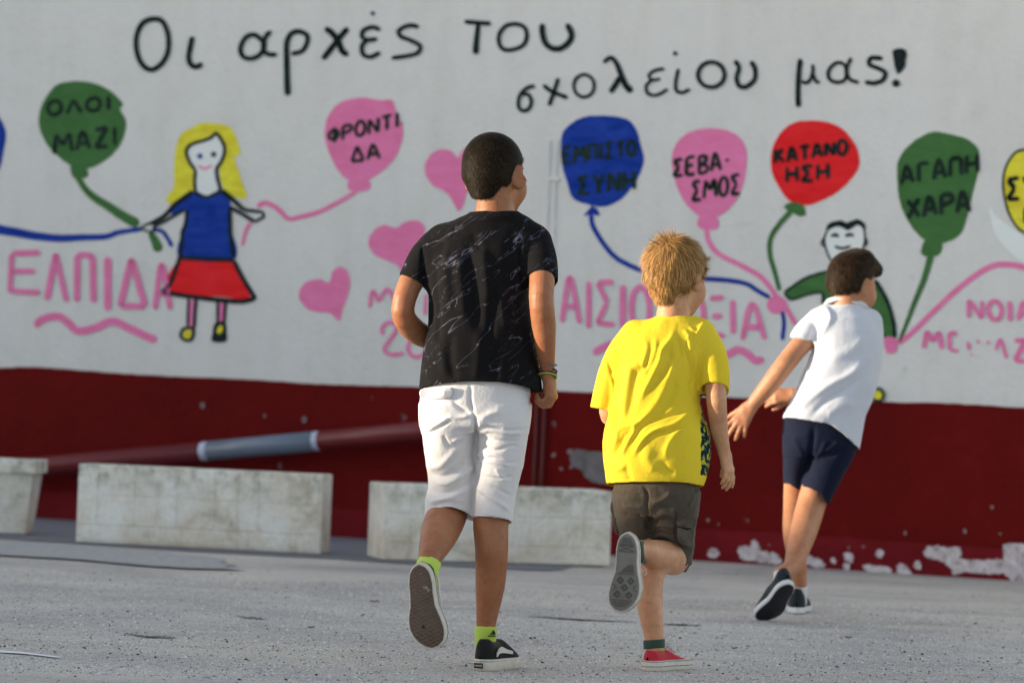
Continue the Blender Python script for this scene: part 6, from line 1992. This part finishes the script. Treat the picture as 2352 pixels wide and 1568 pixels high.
foldC = [(a6([(630, 1230), (660, 1330), (650, 1450), (670, 1560)]), 4, -9.00), (a6([(640, 1560), (660, 1640), (700, 1660)]), 4, -7.25),
 (a6([(380, 1330), (560, 1300), (640, 1330)]), 5, -4.35), (a6([(400, 1420), (540, 1440), (640, 1430)]), 6, 4.35), (a6([(420, 1500), (560, 1540), (620, 1500)]), 5, -4.35),
 (a6([(690, 1400), (800, 1370), (900, 1300)]), 6, 5.80), (a6([(700, 1470), (820, 1450), (920, 1480)]), 6, -4.35), (a6([(700, 1560), (820, 1500), (930, 1530)]), 5, 5.08),
 ([S6(940, 1470), S6(935, 1600), (1552, 1235)], 3, -7.0), ([S6(1100, 1240), S6(1110, 1340), S6(1060, 1440)], 3.4, 4.35), ([S6(1150, 1250), S6(1090, 1320)], 3.4, -4.35),
 ([(1556, 1190), (1575, 1205), (1600, 1202)], 3.4, 5.08), ([(1560, 1208), (1580, 1222), (1598, 1218)], 3.4, -5.08), ([(1570, 1228), (1576, 1250), (1592, 1245)], 3.4, 4.35), ([(1558, 1240), (1575, 1262), (1590, 1262)], 3.4, -4.35),
 ([(1485, 1212), (1520, 1205), (1550, 1212)], 4, 4.35), ([(1484, 1228), (1520, 1222), (1550, 1232)], 4, -3.62)]
finish(B, 'shorts', vs, M_cargo, foldC, [(.035, 2.2, 4, (1, 1, 1)), (.012, 0.9, 5, (1, 1, 1))], 1)
def wB(x): return -(1 - min(1, abs((x - 1540) / 64.0)) ** 2.2) ** (1 / 2.2) * 0.088 + 0.02
flap(B, [(1556, 1184), (1580, 1186), (1598, 1188), (1597, 1210), (1577, 1212), (1557, 1206)], lambda x: wB(min(x, 1594)) - .004 , 0.005, M_cargo, bulge=0.003)
flap(B, [(1558, 1212), (1578, 1217), (1594, 1214), (1590, 1252), (1572, 1252), (1557, 1240)], lambda x: wB(min(x, 1592)) - .001, 0.008, M_cargo, 'cargo_pocket', bulge=0.006)
flap(B, [(1404, 1152), (1414, 1150), (1418, 1178), (1410, 1184), (1402, 1172)], lambda x: 0.005, 0.01, M_cargo, bulge=0.003)
flap(B, [(1408, 1186), (1420, 1184), (1426, 1222), (1416, 1226), (1409, 1208)], lambda x: 0.01, 0.012, M_cargo, 'cargo_pocket', bulge=0.003)
# socks: green cuff, orange stripes below
def striped():
    m, nt, b = new_mat('striped_sock')
    p = geo_pos(nt); sp = N(nt, 'ShaderNodeSeparateXYZ'); nt.links.new(p, sp.inputs[0])
    mu = N(nt, 'ShaderNodeMath', operation='MULTIPLY'); mu.inputs[1].default_value = 1 / 0.0056; nt.links.new(sp.outputs[2], mu.inputs[0])
    fr = N(nt, 'ShaderNodeMath', operation='FRACT'); nt.links.new(mu.outputs[0], fr.inputs[0])
    r = ramp(nt, fr.outputs[0], [(0.0, (0.05, 0.06, 0.03)), (0.3, (0.50, 0.17, 0.03)), (0.8, (0.50, 0.17, 0.03)), (0.95, (0.05, 0.06, 0.03))])
    nt.links.new(r.outputs[0], b.inputs['Base Color'])
    return m
M_strp = striped(); M_cuff, nt_, b_ = cloth_mat('green_cuff', (0.035, 0.072, 0.052), 0.85, 0.1)
v_ = B.vol(1455, 1560, 1455, 1535, -0.22, -0.04, 0.0026)
v_.chain(B.C([(1503, 1465, -.139, .0282), (1504, 1490, -.140, .0270), (1504, 1512, -.138, .024)]), 0)
cut_above(B, v_, [(1460, 1496), (1560, 1490)], 0)
finish(B, 'sock', v_, M_strp, it=1, label='lower part of the sock, thin orange stripes')
v_ = B.vol(1455, 1560, 1455, 1535, -0.22, -0.04, 0.0026)
v_.chain(B.C([(1502, 1462, -.139, .0290), (1503, 1495, -.140, .0290)]), 0)
cut_above(B, v_, [(1460, 1471), (1560, 1464)], 0)
B.cut_below(v_, [(1455, 1491), (1560, 1485)], 0)
finish(B, 'sock_cuff', v_, M_cuff, it=1)
v_ = B.vol(1430, 1520, 1225, 1320, -0.30, -0.12, 0.0026)
v_.chain(B.C([(1482, 1268, -.175, .0300), (1468, 1266, -.215, .029), (1455, 1262, -.24, .028)]), 0)
pl = plane(B.c(1480, 1238, -.19), B.c(1484, 1296, -.19), B.c(1486, 1268, -.13), B.c(1440, 1268, -.2)); n_, o_ = pl
n2_ = np.array(n_); 
v_.op(lambda X, Y, Z: -((X - o_[0]) * n2_[0] + (Y - o_[1]) * n2_[1] + (Z - o_[2]) * n2_[2]), v_.lo, v_.lo + v_.n * v_.h, 0, 'sub')
finish(B, 'sock', v_, M_cuff, it=1)
# red canvas sneakers
M_redc, nt_, b_ = cloth_mat('red_canvas', (0.52, 0.022, 0.045), 0.8, 0.12, 0.001, 0.1)
M_grt = simple('grey_tread', (0.20, 0.188, 0.170), 0.7, 0.10, 50)
M_grl = simple('grey_tread_raised', (0.115, 0.108, 0.098), 0.7, 0.10, 50)
H3 = B.c(1441, 1223, -.285); toe3 = B.c(1431, 1405, -.285) - H3; L3 = np.linalg.norm(toe3)
s3, tw3 = shoe(B.root, H3, toe3, (0.34, 0.0, 1.0), L3, 0.084, 1, (M_redc, M_rub, M_grt), 0.025, 0.058, label='raised right sneaker showing its grey patterned sole')
H4 = world_to_fig(on_ground(1485, 1539, 0.003))
L4, W4 = 0.200, 0.080
s4, tw4 = shoe(B.root, H4, RM @ np.array([0.50, 0.866, 0]), upw, L4, W4, -1, (M_redc, M_rub, M_rub), 0.026, 0.053)
sole_line(tw4, L4, W4, -1, 0.0105, 0.0008, M_ink, s4); sole_line(tw4, L4, W4, -1, 0.0235, 0.0007, M_ink, s4)
sole_line(tw3, L3, 0.084, 1, 0.0125, 0.0006, M_ink, s3)
# tread relief of the raised sneaker
def tread_bars(tw_, L, Wb, foot, parent, mat):
    V, Fc = [], []
    def bar(x0, y0, x1, y1, w=0.0022, h=0.0022):
        d = np.array((x1 - x0, y1 - y0)); l = np.hypot(*d); n2 = np.array((-d[1], d[0])) / l * w / 2
        b0 = len(V)
        for z in (-0.0029, -0.0029 - h):
            for s_ in ((x0 + n2[0], y0 + n2[1]), (x1 + n2[0], y1 + n2[1]), (x1 - n2[0], y1 - n2[1]), (x0 - n2[0], y0 - n2[1])):
                V.append(tw_(s_[0], s_[1], z))
        Fc.extend([(b0, b0 + 1, b0 + 2, b0 + 3), (b0 + 4, b0 + 7, b0 + 6, b0 + 5), (b0, b0 + 4, b0 + 5, b0 + 1), (b0 + 1, b0 + 5, b0 + 6, b0 + 2), (b0 + 2, b0 + 6, b0 + 7, b0 + 3), (b0 + 3, b0 + 7, b0 + 4, b0)])
    ol = sole_outline(L, Wb, foot, -0.009, 60)
    ys = [p[1] for p in ol[:31]]; xa = [p[0] for p in ol[:31]]; yb_ = [p[1] for p in ol[30:]][::-1]; xb = [p[0] for p in ol[30:]][::-1]
    rng_ = lambda y: (min(np.interp(y, ys, xa), np.interp(y, yb_, xb)), max(np.interp(y, ys, xa), np.interp(y, yb_, xb)))
    def hb(t, w=0.0022):
        a, b_ = rng_(t * L); bar(a, t * L, b_, t * L, w)
    for t in (.07, .095, .12, .145): hb(t)
    a, b_ = rng_(.19 * L); bar(a, .165 * L, b_, .225 * L); bar(b_, .165 * L, a, .225 * L); hb(.16, .0015); hb(.235, .0015)
    for i in range(7):
        t = .40 + i * .016; a, b_ = rng_(t * L); bar(a + (b_ - a) * (1 - i / 7) * .6, t * L, b_, t * L, .0013)
    hb(.52, .002)
    for cy, rows_ in ((.60, 1), (.69, 1), (.78, 1)):
        a, b_ = rng_(cy * L); w_ = (b_ - a)
        for cx in ((a + w_ * .25), (a + w_ * .75)) if cy != .69 else ((a + w_ * .5),):
            for r in (.0095, .0055):
                bar(cx - r, cy * L, cx, (cy * L) - r, .0018); bar(cx, cy * L - r, cx + r, cy * L, .0018); bar(cx + r, cy * L, cx, cy * L + r, .0018); bar(cx, cy * L + r, cx - r, cy * L, .0018)
    a, b_ = rng_(.69 * L)
    for sx in (a, b_):
        r = .009; k = 1 if sx == a else -1
        bar(sx, .69 * L - r, sx + k * r, .69 * L, .0018); bar(sx + k * r, .69 * L, sx, .69 * L + r, .0018)
    for t in (.85, .875, .90, .925): hb(t)
    link_mesh('tread_pattern', py_mesh('tread_pattern', V, Fc), mat, parent)['kind'] = 'stuff'
tread_bars(tw3, L3, 0.084, 1, s3, M_grl)
def lace_loop(tw_, pts, r, parent):
    P = smooth_pts(pts, False, 0.002)
    link_mesh('lace', tube_mesh('lace', [tw_(*p[:3]) for p in P], r, 6), M_lace, parent)
lace_loop(tw4, [(0.0, 0.085, .062), (-0.004, 0.098, .078), (0.006, 0.112, .092), (0.012, 0.118, .084), (0.004, 0.100, .066)], .0021, s4)
lace_loop(tw4, [(0.004, 0.085, .062), (0.012, 0.105, .062), (0.020, 0.110, .048)], .0018, s4)
lace_loop(tw4, [(-0.004, 0.085, .062), (-0.020, 0.100, .066), (-0.026, 0.106, .056), (-0.012, .09, .060)], .0018, s4)
for t in (.50, .57, .64, .71): lace_loop(tw4, [(-.016, t * L4, .056 - (t - .5) * .07), (0, t * L4 + .003, .061 - (t - .5) * .08), (.016, t * L4, .056 - (t - .5) * .07)], .0017, s4)
lace_loop(tw3, [(0.012, 0.085, .060), (0.032, 0.092, .066), (0.036, 0.108, .070), (0.022, 0.112, .066), (0.010, .10, .060)], .0021, s3)
M_metal = simple('eyelet_metal', (0.6, 0.6, 0.6), 0.3)
for y in (0.098, 0.108): blob(tw4, 0.0335 + (y - .098) * .15, y, .026, .0022, M_metal, s4, 'eyelet')

# ================================================================== boy in white
Cc = Figure(depth_of(1815, 1414), (1815, 1414), 'dark-haired boy in white polo shirt and navy shorts leaning as he runs')
SK_C = skin_mat('olive_skin', (0.50, 0.235, 0.125))

toeG = world_to_fig(on_ground(1757, 1421, 0.004))
H5 = fig(1805, 1352, toeG[2] - 0.125)
t5 = toeG - H5; t5n = t5 / np.linalg.norm(t5)
upn = np.array([-0.10, 0.75, 0.5]); upn = upn - t5n * (upn @ t5n); upn /= np.linalg.norm(upn)
H5 = toeG - t5n * 0.205
_M5 = frame(t5n, upn)
ANK = [(H5 + _M5 @ np.array([0.006, 0.080, 0.060]), 0.024), (H5 + _M5 @ np.array([0.002, 0.045, 0.062]), 0.018)]
vo = Cc.vol(1660, 2060, 575, 1400, -0.42, 0.34, 0.0040)
MC = yaw_pitch_roll(0.85, 0.12, 0.10); CC = Cc.c(1957, 651, 0.02)
vo.stack(Cc.L([(712, 1905, 1970, .03, .04), (740, 1885, 1995, .02, .055), (800, 1885, 2005, .01, .085), (880, 1850, 1990, .01, .085), (960, 1820, 1960, 0, .085), (1030, 1820, 1950, 0, .085)]), 0.0)
head(vo, CC, MC, 0.93)
vo.chain(Cc.C([(1953, 672, .0, .048), (1943, 705, .0, .046), (1938, 730, .01, .05)]), 0.02)
vo.chain(Cc.C([(1892, 752, .01, .034), (1842, 790, -.025, .0335), (1802, 838, -.06, .0335), (1766, 885, -.05, .0310), (1727, 930, -.03, .0215)]), 0.012)
vo.chain(Cc.C([(1985, 750, .02, .036), (1992, 800, .10, .034), (1960, 860, .19, .031), (1880, 895, .20, .027), (1822, 905, .18, .020)]), 0.01)
hand(vo, Cc.c(1724, 934, -.03), (-0.52, -0.80, 0.0), (0.20, -0.1, 1.0), -1, 0.94, (0.12, 0.22, 0.28, 0.35), 0.22, 0.9, tcurl=0.2)
hand(vo, Cc.c(1820, 905, .18), (-1.0, -0.10, 0.0), (0.0, -0.2, 1.0), 1, 0.85, (0.5, 0.6, 0.6, 0.7), 0.12, 0.8)
vo.chain(Cc.C([(1900, 1000, 0, .055), (1884, 1085, .0, .050), (1864, 1155, -.02, .0485), (1850, 1205, -.08, .0470), (1833, 1262, -.16, .0385), (1817, 1303, -.235, .0285)]) + ANK, 0.02)
vo.chain(Cc.C([(1845, 1000, .03, .055), (1832, 1090, .07, .045), (1826, 1165, .13, .040), (1825, 1225, .15, .0395), (1832, 1290, .19, .0315), (1838, 1345, .222, .0235), (1836, 1380, .225, .023)]), 0.02)
ob_c, vbc, qbc = finish(Cc, 'body', vo, SK_C)
eyes(Cc, CC, MC, 0.93)
vh = Cc.vol(1880, 2060, 560, 720, -0.16, 0.19, 0.0034)
hair_shell(vh, CC, MC, 0.93, 0.004, -.046, .006, 0.004, 1.12, 0.80)
gq = lambda x, y, z: CC + MC @ (np.array([x, y, z]) * 0.93)
vh.cone(gq(0, .088, .030), gq(0.004, .070, .092), .034, .024, 0.03)
vh.cone(gq(-.03, .085, .020), gq(-.026, .066, .078), .030, .020, 0.03)
vh.cone(gq(.03, .085, .020), gq(.028, .062, .082), .030, .020, 0.03)
oh, vhc, qhc = finish(Cc, 'hair', vh, hair_mat('dark_hair_shell', (0.006, 0.004, 0.003), (0.014, 0.009, 0.006), None, 0.6, True), it=1)
MCs = hair_mat('dark_hair', (0.006, 0.004, 0.002), (0.026, 0.015, 0.008), (0.13, 0.070, 0.032), 0.5)
crC = CC + MC @ np.array([0, .085, -.06])
stubble(vbc, qbc, CC, MC, 0.93, oh, MCs, 4200, -.068, 0.006, 22, 0.0014)
strands(vhc, qhc, 20000, 0.014, flow_from(crC, 0.35), 0.0013, 0.40, 0.5, oh, MCs, 0.16, 12, 3)
# polo shirt
M_polo, nt_, b_ = cloth_mat('white_pique', (0.62, 0.64, 0.71), 0.85, 0.02, 0.0010)
vs = Cc.vol(1775, 2055, 665, 1055, -0.22, 0.25, 0.0036)
rowsC = [(700, 1897, 1984, 0.004, 0.066), (712, 1870, 2000, 0.006, 0.076), (730, 1862, 2014, 0.006, 0.090), (760, 1866, 2024, 0.004, 0.104), (811, 1860, 2027, 0.002, 0.112), (858, 1842, 2021, -0.003, 0.114), (890, 1829, 2014, -0.008, 0.116), (925, 1812, 2003, -0.008, 0.120), (956, 1798, 1990, -0.008, 0.124), (1000, 1790, 1982, -0.008, 0.126), (1050, 1785, 1974, -0.008, 0.126)]
vs.stack(Cc.L(rowsC), 0.0, 2.35, twist=0.13)
clL = plane(Cc.c(1803, 770, -.02), Cc.c(1862, 790, -.02), Cc.c(1834, 774, -.08), Cc.c(1860, 730, 0))
vs.chain(Cc.C([(1898, 742, .01, .056), (1874, 752, 0, .050), (1850, 772, -.02, .0455), (1836, 796, -.03, .044), (1816, 836, -.04, .044)]), 0.018, clip=clL)
vs.chain(Cc.C([(1826, 818, -.036, .0355), (1822, 826, -.038, .036), (1812, 846, -.045, .038)]), 0, mode='sub')
clR = plane(Cc.c(1960, 800, .12), Cc.c(2030, 800, .12), Cc.c(1990, 770, .15), Cc.c(1990, 745, 0))
vs.chain(Cc.C([(1992, 742, .01, .050), (1998, 775, .05, .044), (1994, 805, .10, .041), (1980, 840, .15, .041)]), 0.018, clip=clR)
Cc.cut_below(vs, [(1770, 950), (1788, 958), (1805, 962), (1830, 965), (1870, 972), (1902, 977), (1922, 988), (1940, 1002), (1958, 1020), (1976, 1034), (2000, 1036)], 40)
vs.stack(Cc.L([(925, 1812, 2003, -.008, .120), (956, 1798, 1990, -.008, .124), (1000, 1790, 1982, -.008, .126), (1090, 1785, 1974, -.008, .126)]), 0, 2.35, 'sub', -0.0075, twist=0.13)
vs.chain(Cc.C([(1950, 672, .012, .054), (1942, 700, .012, .052)]), 0.004, mode='sub')
a8 = lambda pts: [S8(*p) for p in pts]
foldD = [(a8([(940, 640), (1050, 680), (1080, 770), (1040, 860), (985, 930), (1000, 1040)]), 7, 7), (a8([(920, 760), (925, 900), (890, 1040), (890, 1160)]), 7, -8),
 (a8([(1000, 760), (960, 900), (960, 1040)]), 7, -5), (a8([(840, 1250), (880, 1380), (800, 1500)]), 8, 5),
 ([S6(1960, 0)] and [R6(1000, 1110), R6(1090, 1030), R6(1200, 950), R6(1330, 880), R6(1430, 780)], 9, 9), ([R6(1090, 1140), R6(1180, 1050), R6(1290, 980), R6(1400, 900)], 8, -7),
 ([R6(1180, 1140), R6(1270, 1070), R6(1360, 1040)], 10, 6), ([R6(960, 1090), R6(1020, 1010), R6(1120, 940)], 8, -6), ([R6(1190, 800), R6(1330, 740), R6(1450, 640)], 12, 4)]
finish(Cc, 'polo_shirt', vs, M_polo, foldD, [(.09, 3.0, 23, (1, .8, 1)), (.04, 1.2, 24, (1, .8, 1))], 1)
v_ = Cc.vol(1870, 2010, 660, 735, -0.11, 0.13, 0.0032)
v_.stack(Cc.L([(679, 1906, 1976, .02, .052), (690, 1897, 1984, .016, .062), (704, 1888, 1994, .014, .072), (716, 1882, 2002, .014, .078)]), 0, 2.1)
v_.stack(Cc.L([(660, 1912, 1972, .02, .048), (690, 1905, 1978, .018, .052), (730, 1900, 1985, .014, .06)]), 0, 2.1, 'sub')
Cc.cut_below(v_, [(1860, 708), (1893, 700), (1935, 693), (1970, 703), (2000, 712)], 90)
cut_above(Cc, v_, [(1870, 694), (1905, 684), (1935, 676), (1960, 681), (2000, 700)], 60)
finish(Cc, 'collar', v_, M_polo, it=1)
M_navy, nt_, b_ = cloth_mat('navy_jersey', (0.0045, 0.0075, 0.026), 0.9, 0.12, 0.0010, 0.0)
vs = Cc.vol(1780, 1995, 935, 1175, -0.17, 0.25, 0.0036)
vs.stack(Cc.L([(940, 1800, 1975, 0, .108), (990, 1797, 1972, 0, .112), (1025, 1798, 1967, .0, .106), (1045, 1800, 1958, .005, .092)]), 0, 2.3)
vs.stack(Cc.L([(1000, 1797, 1880, .01, .105), (1050, 1799, 1870, .025, .096), (1100, 1800, 1850, .07, .082), (1160, 1802, 1842, .08, .078)]), 0.012, 2.2)
vs.stack(Cc.L([(1000, 1860, 1971, 0, .10), (1050, 1852, 1960, 0, .095), (1100, 1843, 1934, .0, .085), (1140, 1840, 1912, -.01, .076), (1200, 1835, 1890, -.01, .07)]), 0.012, 2.2)
Cc.cut_below(vs, [(1785, 1098), (1801, 1104), (1832, 1124), (1839, 1119), (1860, 1124), (1885, 1140), (1898, 1156), (1920, 1160)], 60)
vs.stack(Cc.L([(1126, 1846, 1918, -.006, .079), (1140, 1840, 1912, -.01, .076), (1240, 1832, 1880, -.01, .07)]), 0, 2.2, 'sub', -0.0075)
vs.stack(Cc.L([(1104, 1800, 1838, .07, .078), (1160, 1802, 1840, .08, .078), (1230, 1802, 1842, .08, .078)]), 0, 2.2, 'sub', -0.0075)
foldE = [([(1870, 975), (1865, 1020), (1858, 1060), (1848, 1110)], 6, -9), ([(1880, 1040), (1905, 1030), (1930, 1010)], 5, 5), ([(1885, 1052), (1915, 1045), (1945, 1020)], 4, -4), ([(1820, 1000), (1840, 1040), (1850, 1050)], 6, 4), ([(1900, 1010), (1870, 1060)], 5, 4)]
finish(Cc, 'shorts', vs, M_navy, foldE, [(.06, 2.0, 31, (1, .8, 1))], 1)
# ankle socks and black trainers
M_sockw, nt_, b_ = cloth_mat('white_sock', (0.72, 0.72, 0.74), 0.85, 0.03)
v_ = Cc.vol(1805, 1870, 1330, 1400, .14, .31, 0.003)
v_.chain(Cc.C([(1838, 1350, .224, .0255), (1838, 1385, .228, .0225)]), 0); cut_above(Cc, v_, [(1800, 1341), (1870, 1343)], 0)
finish(Cc, 'sock', v_, M_sockw, it=1)
pA = H5 + _M5 @ np.array([0.002, 0.066, 0.054]); pB = H5 + _M5 @ np.array([0, 0.045, 0.056])
v_ = Vol(np.minimum(pA, pB) - .05, np.maximum(pA, pB) + .05, 0.003)
v_.cone(pA, pB, .0245, .023)
finish(Cc, 'sock', v_, M_sockw, it=1)
M_blk, nt_, b_ = cloth_mat('black_mesh', (0.010, 0.016, 0.020), 0.7, 0.3, 0.001, 0.1)
M_blr = simple('black_rubber', (0.010, 0.010, 0.013), 0.55, 0.2, 60)
s5, tw5 = shoe(Cc.root, H5, t5n, upn, 0.215, 0.092, 1, (M_blk, M_rubw, M_blr), 0.017, 0.072, label='trailing black trainer with its heel lifted')
H6 = world_to_fig(on_ground(1829, 1408, 0.003))
s6, tw6 = shoe(Cc.root, H6, RM @ np.array([0.12, 0.99, 0]), upw, 0.225, 0.086, -1, (M_blk, M_rubw, M_blr), 0.020, 0.082)
